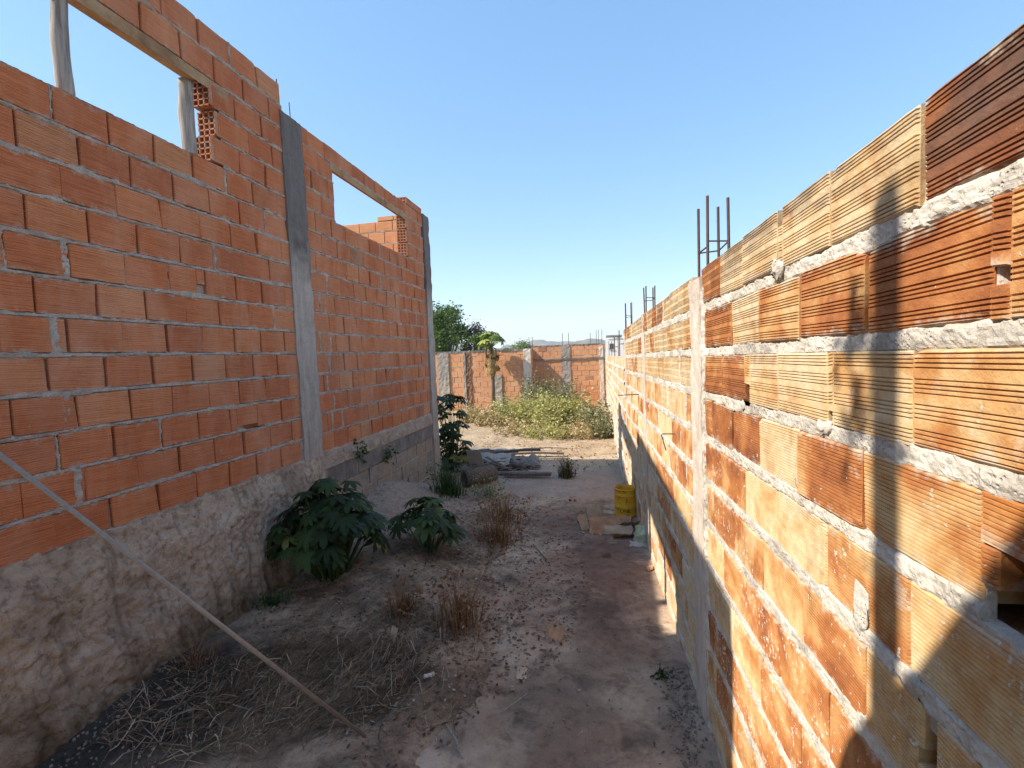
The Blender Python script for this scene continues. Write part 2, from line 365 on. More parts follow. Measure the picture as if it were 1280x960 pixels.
M['dead'] = mat_leaf('dead_leaf', [(0, (.10, .062, .022)), (.5, (.24, .16, .062)), (1, (.40, .29, .13))], .15, .8)
M['weed'] = mat_leaf('weed_leaf', [(0, (.18, .20, .06)), (.5, (.44, .43, .17)), (1, (.66, .61, .32))], .3, .7)
M['weed_dry'] = mat_leaf('dry_weed', [(0, (.27, .20, .10)), (.5, (.47, .36, .19)), (1, (.60, .50, .30))], .2, .8)
M['weed_grey'] = mat_leaf('grey_weed', [(0, (.10, .12, .07)), (.5, (.21, .23, .13)), (1, (.36, .37, .23))], .2, .7)
M['grass_g'] = mat_leaf('green_grass', [(0, (.020, .048, .014)), (.5, (.045, .095, .026)), (1, (.085, .145, .045))], .25, .6)
M['grass_b'] = mat_leaf('rust_brown_grass', [(0, (.10, .048, .026)), (.5, (.25, .125, .065)), (1, (.42, .26, .145))], .2, .8)
M['tuft'] = mat_leaf('olive_grass', [(0, (.03, .034, .014)), (.5, (.09, .09, .035)), (1, (.22, .19, .08))], .2, .8)
M['straw'] = mat_leaf('cut_straw', [(0, (.10, .062, .038)), (.45, (.25, .165, .10)), (.8, (.40, .29, .19)), (1, (.60, .48, .35))], .1, .8)
M['litter'] = mat_leaf('leaf_litter', [(0, (.07, .045, .03)), (.5, (.20, .13, .085)), (.85, (.34, .25, .17)), (1, (.52, .46, .37))], .05, .85)
M['stone'] = mat_rough('gravel_stone', [(.3, (.15, .125, .105)), (.6, (.30, .25, .205)), (.8, (.45, .39, .33))], 9, 70, .6)
M['card'] = mat_simple('dirty_cardboard', (.52, .30, .17), .9, 0, .55, 9, .4)
M['card_pale'] = mat_simple('grey_cardboard', (.55, .40, .28), .9, 0, .5, 9, .4)
M['paper'] = mat_simple('scrap_paper', (.55, .51, .46), .9, 0, .3, 30)
M['sheet'] = mat_simple('fibre_cement', (.40, .345, .29), .8, 0, .4, 7, .4)
M['sheet_dark'] = mat_simple('weathered_fibre_cement', (.27, .245, .225), .85, 0, .5, 5, .4)
M['plaster'] = mat_simple('white_render', (.72, .70, .67), .85, 0, .2, 3)
M['dark'] = mat_simple('dark_hollow', (.03, .022, .018), .95)
M['soot'] = mat_simple('sooty_pier', (.21, .115, .07), .9, 0, .5, 5)
M['glass'] = mat_simple('window_glass', (.06, .07, .08), .15, 0, .2)

# ------------------------------------------------------------------ wall frames
class Frame:
    """u runs along the wall, v up, w out of the visible face"""
    def __init__(s, o, du, dw): s.o = np.array(o, float); s.u = np.array(du, float); s.w = np.array(dw, float); s.v = np.array([0, 0, 1.0])
    def __call__(s, P):
        P = np.asarray(P, float).reshape(-1, 3)
        return s.o + P[:, :1]*s.u + P[:, 1:2]*s.v + P[:, 2:3]*s.w

def profile(h, kind, rr, full=None):
    """list of (v, depth) up the face of a block: kind 0 plain, 1 four groups of grooves, 2 even fine grooves, 3 faint grooves"""
    c = .004
    P = [(0, -c), (c, 0)]
    gd = {1: .0040, 2: .0024, 3: .0010}.get(kind, 0)
    if kind == 1: cs = [h*(.11 + .26*g) + (i-1.5)*h*.046 for g in range(4) for i in range(4)]; gw = h*.0105
    elif kind in (2, 3): cs = [h*(.05 + .9*i/19) for i in range(20)]; gw = h*.0095
    else: cs = []
    for x in cs:
        x += rr.uniform(-.0004, .0004); d = gd*rr.uniform(.75, 1.15)
        P += [(x-gw, 0), (x-gw*.45, -d), (x+gw*.45, -d), (x+gw, 0)]
    P += [(h-c, 0), (h, -c)]
    if full:
        lo, hi = full; Q = [(x-lo, d) for x, d in P if lo+.003 < x < hi-.003]; hh = hi-lo
        P = [(0, -c), (.002, 0)] + Q + [(hh-.002, 0), (hh, -c)]
    return P

def brick(mb, fr, u0, u1, v0, v1, w=0.0, t=.13, kind=0, rnd=(.5, .5, .5, 1), rr=R, tilt=0.0, twist=0.0, wob=0.0, whole=None):
    L = u1-u0; h = v1-v0
    P = profile(h, kind, rr) if whole is None else profile(whole[1]-whole[0], kind, random.Random(int(whole[0]*1e4)), (v0-whole[0], v1-whole[0])); c = min(.004, L*.2)
    mid = [L*q for q in (.12, .25, .38, .5, .62, .75, .88)] if (wob and L > .12) else []
    us = [0, 0, c] + mid + [L-c, L, L]
    uw = [-t, -c*1.2, 0] + [0]*len(mid) + [0, -c*1.2, -t]
    vs = [0] + [p[0] for p in P] + [h]; vw = [-t] + [p[1] for p in P] + [-t]
    n, m = len(us), len(vs)
    U = np.repeat(us, m); V = np.tile(vs, n); Wd = np.minimum(np.repeat(uw, m), np.tile(vw, n))
    fr_ = (U/L-.5)*twist + (V/h-.5)*tilt
    front = Wd > -t*.5
    Wp = w + Wd + np.where(front, fr_, 0)
    if wob: Wp = Wp + np.where(front, wob*vn(U*14+u0*31, V*14+v0*57), 0)
    buv = np.stack([U, V, np.full_like(U, rnd[2])], 1)
    if wob and whole is None:
        e = np.exp(-np.minimum(V, h-V)/.007); sg = np.where(V < h/2, 1, -1)
        ch = (.0025 if wob > .001 else .0011)*vn(U*31+u0*77, V*0+v0*91+sg*5)
        for (cu, cv) in ((0, 0), (L, 0), (0, h), (L, h)):
            if rr.random() < .22:
                q = rr.uniform(.008, .026); near = np.clip(1-np.hypot(U-cu, V-cv)/q, 0, 1)
                Wp = np.where(front, Wp-near*rr.uniform(.006, .018), Wp)
        V = V + np.where(front, ch*e, 0)
    # sag: bricks are never laid dead level
    sl = rr.uniform(-.004, .004)
    mb.add(fr(np.stack([u0+U, v0+V+(U/L-.5)*sl, Wp], 1)), grid_faces(n, m), rnd, buv)

def hollow_end(mb, fr, u0, v0, v1, t, rnd, depth=.03, side=-1, nw=3, nv=4):
    """open end of a hollow block: an outer rim and thin webs, facing along -u (side=-1)"""
    us = (u0, u0+depth)
    def bar(va, vb, wa, wb):
        P = [(us[i], v, w) for i in (0, 1) for v, w in ((va, wa), (vb, wa), (vb, wb), (va, wb))]
        mb.add(fr(P), [(0, 1, 2, 3), (7, 6, 5, 4), (0, 4, 5, 1), (1, 5, 6, 2), (2, 6, 7, 3), (3, 7, 4, 0)], rnd)
    e = .009
    for i in range(nv+1):
        v = v0 + (v1-v0-e)*i/nv; bar(v, v+e, -t, 0)
    for j in range(nw+1):
        w = -t + (t-e)*j/nw; bar(v0, v1, w+.0005, w+e-.0005)

def rowcut(a, b, holes):
    segs = [(a, b)]
    for (h0, h1) in holes:
        segs = [q for s in segs for q in ((s[0], min(s[1], h0)), (max(s[0], h1), s[1])) if q[1]-q[0] > .02]
    return segs

def lay(mb, fr, rows, umin, umax, holes, pitch, off, rr, gap=.008, t=.13, kindf=None, rndf=None, jit=.003, wob=0.0, extra=None, hollow=None, slop=.008):
    """rows: list of (v0, v1). holes: (u0, u1, v0, v1). extra(k, u0, u1) may drop or shorten a block"""
    for k, (v0, v1) in enumerate(rows):
        vm = (v0+v1)/2
        hs = [(h[0], h[1]) for h in holes if h[2] < vm < h[3]]
        for (a, b) in rowcut(umin, umax, hs):
            o = off(k) if callable(off) else off[k % len(off)]
            u = math.floor((a-o)/pitch)*pitch + o
            while u < b:
                j = rr.uniform(-slop, slop)
                p0 = max(a, u+j); p1 = min(b, u+pitch+rr.uniform(-slop, slop))
                u += pitch
                if p1-p0 < .045:
                    continue
                g = gap*rr.uniform(.5, 1.5)
                q0, q1 = p0+(g/2 if p0 > a else 0), p1-(g/2 if p1 < b else 0)
                rnd = (rr.random(), rr.random(), rr.random(), 1) if rndf is None else rndf(k, (q0+q1)/2, rr)
                kd = 0 if kindf is None else kindf(k, (q0+q1)/2, rr)
                pieces = [(q0, q1, v0, v1)]
                if extra:
                    pieces = extra(k, q0, q1, v0, v1)
                for (x0, x1, y0, y1) in pieces:
                    st = x0
                    if hollow and any(abs(x0-hh) < .012 for hh in hollow(k)):
                        hollow_end(mb, fr, x0, y0+.002, y1-.002, t, rnd); x0 = x0+.03
                    if len(pieces) > 1: brick(mb, fr, x0, x1, y0, y1, 0, t, kd, rnd, rr, 0, 0, 0, (v0, v1))
                    else: brick(mb, fr, x0, x1, y0+rr.uniform(-.002, .002), y1+rr.uniform(-.003, .002), rr.uniform(-jit, jit), t, kd, rnd, rr,
                          rr.uniform(-jit, jit), rr.uniform(-jit, jit), wob)

def mortar(mb, fr, us, vs, beds, half, depth, bulge, amp, holes=(), joints=(), seed=0.0, pits=()):
    """one rough sheet between the blocks: recessed behind them, swelling out along the beds"""
    U, V = np.meshgrid(us, vs, indexing='ij')
    n1 = fbm(U*9+seed, V*9+seed, 3); n2 = fbm(U*38+seed, V*38, 3); n3 = fbm(U*120, V*120+seed, 2)
    d = np.full_like(U, 9.0)
    for b in beds:
        d = np.minimum(d, np.abs(V - b - .004*n1))
    hw = half*(1 + .28*n1 + .30*n2) + .012*np.maximum(0, fbm(U*5+seed*2, V*16, 2)-.22)*2
    m = sstep(hw+.006, hw-.006, d)
    for (ju, ja, jb, jw) in joints:
        dj = np.abs(U - ju - .006*n2); mm = sstep(jw+.008, jw-.005, dj) * ((V > ja) & (V < jb))
        m = np.maximum(m, mm)
    W = -depth + m*(depth + bulge + amp*n2 + amp*.8*n3 + amp*.6*n1)
    for (pu, pv, ru, rv) in pits:
        W = np.where((np.abs(U-pu) < ru) & (np.abs(V-pv) < rv), np.minimum(W, -.02), W)
    F = grid_faces(len(us), len(vs))
    uc = (U.ravel()[F]).mean(1); vc = (V.ravel()[F]).mean(1)
    keep = np.ones(len(F), bool)
    for h in holes: keep &= ~((uc > h[0]) & (uc < h[1]) & (vc > h[2]) & (vc < h[3]))
    for (pu, pv, ru, rv) in pits: keep &= ~((np.abs(uc-pu) < ru) & (np.abs(vc-pv) < rv))
    mb.add(fr(np.stack([U.ravel(), V.ravel(), W.ravel()], 1)), F[keep], (.5, .5, .5, 1))

def slab(mb, fr, u0, u1, v0, v1, w0, w1, rnd=(.5, .5, .5, 1)):
    P = [(u, v, w) for u in (u0, u1) for v, w in ((v0, w0), (v1, w0), (v1, w1), (v0, w1))]
    mb.add(fr(P), [(0, 1, 2, 3), (7, 6, 5, 4), (0, 4, 5, 1), (1, 5, 6, 2), (2, 6, 7, 3), (3, 7, 4, 0)], rnd)

def cast(mb, fr, u0, u1, v0, v1, w0, w1, seed=0.0, amp=.006, step=.03, lean=0.0):
    """a rough cast column: subdivided faces pushed about by noise; lean shifts u per metre of v"""
    nu = max(4, int((u1-u0)/step)); nv = max(3, int((v1-v0)/step))
    us = [u0, u0] + list(np.linspace(u0, u1, nu)) + [u1, u1]
    ws = [w0, w1-.004] + [w1]*nu + [w1-.004, w0]
    us[1] += 0; vs = list(np.linspace(v0, v1, nv))
    U = np.repeat(us, nv+2); W = np.repeat(ws, nv+2); V = np.tile([v0]+vs[1:-1]+[v1-.004, v1, v1], len(us))[:len(U)]
    last = np.tile(np.arange(nv+2) == nv+1, len(us))
    W = np.where(last, w0, W)
    W = W + np.where(W > (w0+w1)/2, amp*fbm(U*22+seed, V*10+seed, 3)*1.6, 0)
    U = U + amp*.9*vn(V*9+seed, W*3+seed*2) + lean*V
    F = grid_faces(len(us), nv+2)
    mb.add(fr(np.stack([U, V, W], 1)), F, (.5, .5, .5, 1))

def rebar(mb, p0, p1, r=.006):
    mb.tube([p0, p1], r, 6)

# ================================================================== THE HOUSE ON THE LEFT
XL = -2.70
FL = Frame((XL, 0, 0), (0, 1, 0), (1, 0, 0))
house = thing('unfinished_house', 'unfinished house shell of bare orange hollow bricks with empty window openings above the castor plants', 'house', (XL, 3.9, -1.77))
def hb(mb, name, mat, parent=None, smooth=False):
    o = mb.build(name, mat, parent if parent is not None else house, smooth)
    return o
zk = lambda k: .092 + .1955*k
rowsL = [(zk(k)+.010, zk(k+1)-.010) for k in range(-5, 12)]
U0, U1 = .53, 3.895            # near stretch, up to the pillar
W1 = (1.70, 3.06, zk(7), 1.99)
rl = random.Random(3)
b = MB()
holesN = [(1.70, 3.06, zk(7), zk(8)), (1.70, 3.115, zk(8), zk(9)), (1.70, 3.08, zk(9), zk(10))]
offN = {0: 1.889, 1: 1.750}
def offL(k):
    return (1.889, 1.749)[k % 2] + ((k*37) % 5 - 2)*.012
def exL(k, a, c, v0, v1):
    if k == 6+1 and a < 2.75 < c: return [(a, c-.07, v0, v1), (c-.07, c, v0+.075, v1)]
    if k == 2 and a < 3.3 < c: return [(a, a+.06, v0, v1), (a+.06, c, v0+.03, v1)]
    return [(a, c, v0, v1)]
hollowN = lambda k: [3.06, 3.115, 3.08] if k in (12, 13, 14) else []
def rndL(k, u, rr):
    g = rr.random()
    if k in (2, 3) and u > 2.6: g = g*.75+.27      # paler and sooty blocks low down
    return (rr.random(), g, rr.random(), 1)
lay(b, FL, rowsL, U0, U1, holesN, .2856, offL, rl, .010, .14, None, rndL, .0035, .003, exL, hollowN)
hb(b, 'brick_wall', M['brick_l'])
bedsL = [zk(k) for k in range(-5, 13)]
def jointsL(umin, umax, rows, prob, rr, off, pitch):
    out = []
    for k, (v0, v1) in enumerate(rows):
        o = off(k); u = math.floor((umin-o)/pitch)*pitch + o
        while u < umax:
            if umin+.03 < u < umax-.03 and rr.random() < prob: out.append((u, v0-.01, v1+.01, rr.uniform(.005, .015)))
            u += pitch
    return out
jn = jointsL(U0, U1, rowsL, .10, rl, offL, .2856)
for k, (v0, v1) in enumerate(rowsL[:9]):
    if k % 2: jn.append((1.95 + .02*((k*7) % 5), v0-.01, v1+.01, .022))
b = MB()
holesM = [(1.69, 3.16, zk(7)-.012, zk(10)+.01)]
mortar(b, FL, np.linspace(U0, U1, 440), np.linspace(zk(-5)-.02, zk(12)-.006, 420), bedsL[:-1], .0125, .026, .002, .006, holesM, jn, 1.0,
       [(2.75, zk(2)+.09, .06, .05), (3.3, zk(-3)+.02, .1, .02)])
hb(b, 'mortar', M['mortar_l'])
b = MB()
for (a, c, v0, v1) in ((U0+.01, U1, -1.9, zk(7)-.02), (U0+.01, 1.694, zk(7)-.02, zk(12)-.01), (3.155, U1, zk(7)-.02, zk(12)-.01), (1.694, 3.155, zk(10)+.02, zk(12)-.01)):
    slab(b, FL, a, c, v0, v1, -.138, -.05)
hb(b, 'backing', M['core'])
b = MB(); cast(b, FL, 1.35, 3.27, 1.972, 2.046, -.165, .002, 3.1, .004); hb(b, 'lintel', M['lintel'])

# far stretch
V0, V1 = 4.165, 7.22
TOPF = 2.205
rowsF = [(zk(k)+.009, zk(k+1)-.009) for k in range(-5, 10)] + [(zk(10)+.006, TOPF)]
holesF = [(4.68, 6.54, zk(7)-.01, 2.03)]
rf = random.Random(5)
offF = lambda k: (4.42, 4.56)[k % 2] + ((k*29) % 5 - 2)*.011
b = MB()
hollowF = lambda k: [6.54] if 12 <= k <= 14 else []
lay(b, FL, rowsF, V0, V1-.03, holesF, .2745, offF, rf, .009, .14, None, lambda k, u, rr: (rr.random(), rr.random(), rr.random(), 1), .003, .002, None, hollowF)
for u in (6.60, 6.87):          # the pier beside the opening carries one more, lower course
    brick(b, FL, u+.03 if u < 6.7 else u, u+.262 if u < 6.7 else V1-.03, TOPF+.012, TOPF+.105, 0, .14, 0, (rf.random(), .5, rf.random(), 1), rf)
hollow_end(b, FL, 6.60, TOPF+.012, TOPF+.105, .14, (.7, .5, .5, 1), .03, -1, 3, 2)
hb(b, 'brick_wall', M['brick_l'])
b = MB()
jf = jointsL(V0, V1, rowsF, .12, rf, offF, .2745) + [(4.34 + .05*(k % 3), rowsF[k][0]-.01, rowsF[k][1]+.01, .016) for k in range(1, 10)]
mortar(b, FL, np.linspace(V0, V1-.03, 360), np.linspace(zk(-5)-.02, TOPF-.006, 400), bedsL[:16], .0115, .024, .001, .005, [(4.675, 6.575, zk(7)-.016, 2.036)], jf, 4.0)
hb(b, 'mortar', M['mortar_l'])
b = MB()
for (a, c, v0, v1) in ((V0, V1, -2.1, zk(7)-.02), (V0, 4.674, zk(7)-.02, TOPF-.01), (6.575, V1, zk(7)-.02, TOPF-.01), (4.674, 6.575, 2.05, TOPF-.01)):
    slab(b, FL, a, c, v0, v1, -.138, -.05)
hb(b, 'backing', M['core'])
b = MB(); cast(b, FL, 4.62, 6.60, 1.975, 2.052, -.136, .001, 7.7, .004); hb(b, 'lintel', M['lintel'])

# pillars
b = MB(); cast(b, FL, 3.875, 4.165, -.90, 2.20, -.16, .014, 2.2, .007, .022, -.008)
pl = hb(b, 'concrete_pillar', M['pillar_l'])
b = MB(); rebar(b, (XL-.03, 4.06, 2.15), (XL-.03, 4.055, 2.36), .004); hb(b, 'rebar', M['rebar'], pl)
b = MB(); rebar(b, (XL-.02, 3.885, 2.15), (XL-.02, 3.88, 2.47), .005); hb(b, 'rebar', M['rebar'], pl)
b = MB(); cast(b, FL, 7.195, 7.44, -2.1, 2.235, -.22, .02, 8.4, .009, .03)
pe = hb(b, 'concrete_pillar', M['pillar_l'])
b = MB(); rebar(b, (XL+.012, 7.43, .55), (XL+.10, 7.48, .62), .004); hb(b, 'rebar', M['rebar'], pe)
# foundation: thick cement thrown over the footing of the near stretch
b = MB()
us = np.linspace(U0, 4.20, 430); vs = np.linspace(-2.0, -.835, 150)
U, V = np.meshgrid(us, vs, indexing='ij')
edge = -.875 + .022*fbm(U*5, U*0+2, 4) + .012*vn(U*23, U*0)
f1 = fbm(U*1.7, V*2.4+9, 5, .55); f2 = fbm(U*6, V*9, 4, .6); f3 = fbm(U*26, V*26, 3)
dn = np.clip((edge - V), 0, 2)
W = .006 + .055*sstep(0, .25, dn) + .10*sstep(.35, 1.0, dn) + sstep(.0, .2, dn)*(.042*f1 + .014*f2) + .013*f3*sstep(-.01, .05, dn) - .010*sstep(.05, .0, np.abs(fbm(U*2.6+5, V*3.4+1, 4)))*sstep(.05, .2, dn) + .018*np.abs(fbm(U*12, V*4.5, 4))*sstep(.1, .4, dn)
W += .03*np.maximum(0, fbm(U*9, V*2.2+3, 3))*sstep(.25, .6, dn)*1.5
W = np.where(V > edge, -.03 - .4*(V-edge), W)
W *= np.where(U > 4.0, np.clip((4.2-U)/.2, .1, 1), 1)
b.add(FL(np.stack([U.ravel(), V.ravel(), W.ravel()], 1)), grid_faces(len(us), len(vs)))
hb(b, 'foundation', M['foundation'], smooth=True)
# plinth of the far stretch: smeared band, shuttered ground beam, concrete blocks
b = MB()
us = np.linspace(4.12, 7.2, 300); vs = np.linspace(-1.075, -.84, 40); U, V = np.meshgrid(us, vs, indexing='ij')
edge = -.885 + .02*fbm(U*6+3, U*0, 3)
W = .012 + .016*fbm(U*5, V*9, 4) + .006*fbm(U*30, V*30, 3) - np.clip((V-edge)*1.6, 0, 1)*.8
W = np.where(V < -1.05, W-.03, W)
b.add(FL(np.stack([U.ravel(), V.ravel(), W.ravel()], 1)), grid_faces(len(us), len(vs))); hb(b, 'plinth_band', M['band'], smooth=True)
b = MB(); cast(b, FL, 4.1, 7.2, -1.24, -1.04, -.1, .004, 5.5, .006, .025); hb(b, 'ground_beam', M['beam'])
b = MB()
lay(b, FL, [(-1.43, -1.247), (-1.625, -1.44), (-1.82, -1.635), (-2.02, -1.83)], 4.1, 7.2, [], .36, [4.0, 4.18], rf, .012, .12, None, None, .005, .006)
hb(b, 'block_footing', M['footblock'])
b = MB(); mortar(b, FL, np.linspace(4.1, 7.2, 200), np.linspace(-2.1, -1.235, 90), [-1.435, -1.63, -1.825], .008, .02, -.004, .005, (), (), 9.0)
hb(b, 'footing_mortar', M['mortar_l'])
# rear wall seen through the far opening
FR = Frame((XL-.16, 7.30, 0), (-1, 0, 0), (0, -1, 0))
b = MB()
rr_ = random.Random(9)
topR = lambda u: 2.29 if u < .66 else 2.21
rowsR = [(zk(k)+.01, zk(k+1)-.009) for k in range(0, 10)] + [(zk(10)+.006, 2.205)]
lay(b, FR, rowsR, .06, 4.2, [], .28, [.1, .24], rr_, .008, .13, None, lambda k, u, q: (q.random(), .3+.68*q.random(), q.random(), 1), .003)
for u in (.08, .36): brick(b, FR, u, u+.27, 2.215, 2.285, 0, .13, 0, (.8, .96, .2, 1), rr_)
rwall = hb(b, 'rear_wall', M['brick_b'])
b = MB(); mortar(b, FR, np.linspace(.05, 4.2, 150), np.linspace(zk(0), 2.2, 150), [zk(k) for k in range(0, 11)], .01, .016, 0, .004, (), (), 12.0)
hb(b, 'mortar', M['mortar_l'], rwall)
b = MB(); slab(b, FR, 0, 4.2, -2.1, 2.19, -.128, -.04); slab(b, FR, 0, 4.2, -2.1, zk(0), -.05, -.01); hb(b, 'backing', M['core'], rwall)

# timber props standing in the near opening
def prop(pts, rad, label, split):
    t = MB(); n = 16 if split else 10
    P = np.array(pts); k = 12
    pp = [P[0] + (P[1]-P[0])*i/k + np.array([.002*math.sin(i*.7), .003*math.sin(i*.5+2), 0]) for i in range(k+1)]
    t.tube(pp, [rad*(1+.03*math.sin(i*1.1)+(.04*math.sin(i*.4))) for i in range(k+1)], n)
    v = t.v[-1]; c = np.repeat(np.array(pp), n, 0)
    v[:] = c + (v-c)*(1 + .09*vn(np.tile(np.arange(n)*2.3, k+1), np.repeat(np.arange(k+1)*.35, n)))[:, None]
    o = t.build('wooden_prop', M['wood_grey'], None, True)
    return tag(o, label, 'prop', 'timber props in the near window opening')
prop([(XL-.06, 2.155, zk(7)-.012), (XL-.06, 2.162, 1.98)], .037, 'round grey timber prop leaning in the empty window, farther from the hollow brick jamb', False)
prop([(XL-.085, 2.962, zk(7)-.012), (XL-.085, 2.972, 1.98)], .046, 'split pale timber prop right beside the hollow brick ends of the window jamb', True)

# ================================================================== THE WALL ON THE RIGHT
dR = np.array([-.036, .9993, -.015]); nR = np.array([.9993, .036, 0])
oR = nR*.52
FRt = Frame(oR, dR, -nR)
wall = thing('boundary_wall', 'tall boundary wall of ribbed hollow bricks with thick pale mortar and steel bars, close on the right', 'wall', (.44, 2.3, -1.8))
rw = random.Random(21)
UA, UB = -1.2, 6.62
vb = lambda k: .222 - .192*k              # underside of course k (0 is the top one)
rowsW = [(vb(k), vb(k)+.157) for k in range(0, 13)]
offW = lambda k: (.863, .722)[k % 2] + ((k*31) % 5 - 2)*.004
PU0, PU1 = 2.262, 2.472                    # main pillar
TONE = {0: [.30, .62, .78, .86, .72, .80, .30, .6, .8], 1: [.45, .42, .40, .42, .52, .86, .38, .6]}
def toneR(k, u, rr):
    if k == 0:
        t = .16 if u < .86 else (.80 if u < 1.14 else (.92 if u < 1.98 else .30))
        if u > 2.4: t = rr.choice([.35, .6, .85, .45, .95])
    elif k == 1:
        t = .46 if u < 1.27 else (.50 if u < 1.54 else (.95 if u < 1.82 else .36))
    elif k == 2:
        t = .68 if u < 1.16 else (.85 if u < 1.7 else .45)
    elif k == 3: t = .60 if u < 1.0 else (.36 if u < 1.28 else (.95 if u < 1.58 else .3))
    elif k == 4: t = .62 if u < 1.14 else (.85 if u < 1.7 else .45)
    else: t = rr.choice([.36, .5, .45, .68, .8, .55, .42, .6])
    if k > 0 and u > 2.5: t = rr.choice([.6, .78, .9, 1.0, .5, .85])
    if u < .72 and k == 3: t = .18
    return (rr.random(), min(1, max(0, t + rr.uniform(-.07, .07))), rr.random(), 1)
def kindR(k, u, rr):
    if k <= 2: return 1
    if k <= 4: return 2 if rr.random() < .7 else 1
    return rr.choice([2, 3, 3, 0])
def exR(k, a, c, v0, v1):
    h = v1-v0
    if k == 3 and a < .70 < c+.02 and c < .75: return [(a, c-.085, v0, v1), (c-.085, c-.0, v0+h*.55, v1), (c-.03, c, v0+h*.2, v0+h*.54)]
    if k == 1 and a < .70 and c > .68 and c < .74: return [(a, c-.030, v0, v1), (c-.030, c, v0, v0+.045), (c-.030, c, v0+.068, v1)]
    if k == 5 and a < .86 and c > .84: return [(a, .80, v0, v1), (.80, .845, v0, v0+h*.35), (.83, c, v0+h*.55, v1), (.845, c, v0, v0+h*.55)]
    if k == 2 and abs(c-1.16) < .03: return [(a, c-.022, v0, v1), (c-.022, c, v0+.028, v1)]
    if k == 2 and abs(c-1.72) < .05: return [(a, c-.05, v0, v1), (c-.05, c, v0+.06, v1)]
    if k == 0 and 1.40 < c < 1.46: return [(a, c-.028, v0, v1), (c-.028, c, v0, v1-.045)]
    return [(a, c, v0, v1)]
b = MB()
lay(b, FRt, rowsW, UA, UB, [(PU0, PU1, -9, 9)], .2785, offW, rw, .0045, .13, kindR, toneR, .004, .0008, exR, None, .0025)
bw = b.build('brick_wall', M['brick_r'], wall)
# mortar sheet: finer close to the camera
b = MB()
us = np.concatenate([np.arange(UA, .4, .03), np.arange(.4, 2.0, .0045), np.arange(2.0, PU0, .007)])
vsR = np.arange(-2.02, .372, .0052)
bedsR = [vb(k)-.0175 for k in range(0, 12)]
jw = jointsL(.3, PU0, rowsW, .12, rw, offW, .2785) + [(1.86, rowsW[1][0]-.02, rowsW[1][1]+.02, .010), (2.03, -.4, -.2, .012)]
jw = [j for j in jw if j[3] > .004]
pits = [(.678, vb(3)+.05, .042, .07), (.690, vb(1)+.05, .022, .028), (.825, vb(5)+.07, .04, .05), (1.16, vb(2)+.012, .02, .018), (1.70, vb(2)+.03, .04, .04), (1.42, vb(0)+.14, .02, .025)]
mortar(b, FRt, us, vsR, bedsR, .0195, .011, -.002, .0036, (), jw, 20.0, pits)
us = np.concatenate([np.arange(PU1, 4, .012), np.arange(4, UB+.01, .02)])
jw = jointsL(PU1, UB, rowsW, .5, rw, offW, .2785)
mortar(b, FRt, us, np.arange(-2.25, .372, .009), bedsR+[vb(12)-.0175], .0215, .012, .001, .004, (), jw, 23.0)
b.build('mortar', M['mortar_r'], wall)
b = MB(); slab(b, FRt, UA, UB-.01, -2.4, .365, -.128, -.112); b.build('backing', M['core'], wall)
# lumps of squeezed mortar hanging over the block edges
b = MB()
def lump(fr, u, v, w, su, sv, sw, seed):
    n, m = 14, 10
    P = []
    for i in range(n):
        for j in range(m):
            a = 2*math.pi*i/(n-1); t = math.pi/2*(j/(m-1))
            P.append((math.cos(a)*math.cos(t), math.sin(a)*math.cos(t), math.sin(t)))
    P = np.array(P); k = 1 + .75*fbm(P[:, 0]*2.4+seed, P[:, 1]*2.4+P[:, 2]*2+seed, 4)
    P = P*k[:, None]*np.array([su, sv, sw]) + np.array([u, v, w-.004])
    b.add(fr(P), grid_faces(n, m))
lump(FRt, 1.40, vb(0)-.006, 0, .036, .030, .013, 3)
lump(FRt, 1.43, vb(0)+.012, 0, .018, .020, .010, 4)
lump(FRt, 1.16, vb(2)-.010, 0, .036, .020, .008, 5)
lump(FRt, 1.72, vb(2)-.012, 0, .024, .016, .008, 12)
lump(FRt, .865, vb(4)-.012, 0, .034, .018, .008, 14)
lump(FRt, 1.01, vb(4)+.03, 0, .026, .055, .005, 9)
lump(FRt, 1.285, vb(3)+.03, 0, .020, .035, .004, 8)
for i in range(9):
    k = rw.randint(0, 10); u = rw.uniform(.6, 4.5)
    lump(FRt, u, vb(k)-.018+rw.uniform(-.012, .012), 0, rw.uniform(.014, .04), rw.uniform(.010, .02), rw.uniform(.004, .007), 40+i*3.7)
b.build('mortar_lumps', M['mortar_r'], wall, True)
b = MB(); cast(b, FRt, PU0, PU1, -2.3, .348, -.13, .010, 31.0, .005, .02, .004)
pil = b.build('concrete_pillar', M['pillar_r'], wall)
b = MB(); us = np.linspace(2.195, 2.275, 18); vs = np.linspace(-1.9, .30, 360); U, V = np.meshgrid(us, vs, indexing='ij')
W = -.016 + .022*sstep(.0, .03, (U-2.205-.018*fbm(V*14, V*0+4, 3))) + .009*fbm(U*60, V*40, 3)
b.add(FRt(np.stack([U.ravel(), V.ravel(), W.ravel()], 1)), grid_faces(18, 360)); b.build('mortar_edge', M['mortar_r'], pil)
def starter(fr, u0, u1, w0, w1, vbase, vtop, parent, tie=None, r=.0065, lean=.0):
    for u in (u0, u1):
        for w in (w0, w1):
            t = MB(); d = rw.uniform(-.006, .006)
            a = fr([(u, vbase, w)])[0]; c = fr([(u+d+lean, vtop+rw.uniform(-.015, .015), w+rw.uniform(-.004, .004))])[0]
            rebar(t, a, c, r); t.build('rebar', M['rebar'], parent)
    if tie:
        t = MB(); cs = [(u0, w0), (u1, w0), (u1, w1), (u0, w1), (u0, w0)]
        t.tube(fr([(u, tie+.006*i, w) for i, (u, w) in enumerate(cs)]), .0038, 6); t.build('stirrup', M['rebar'], parent)
starter(FRt, 2.255, 2.42, -.025, -.115, .30, .685, pil, .475)
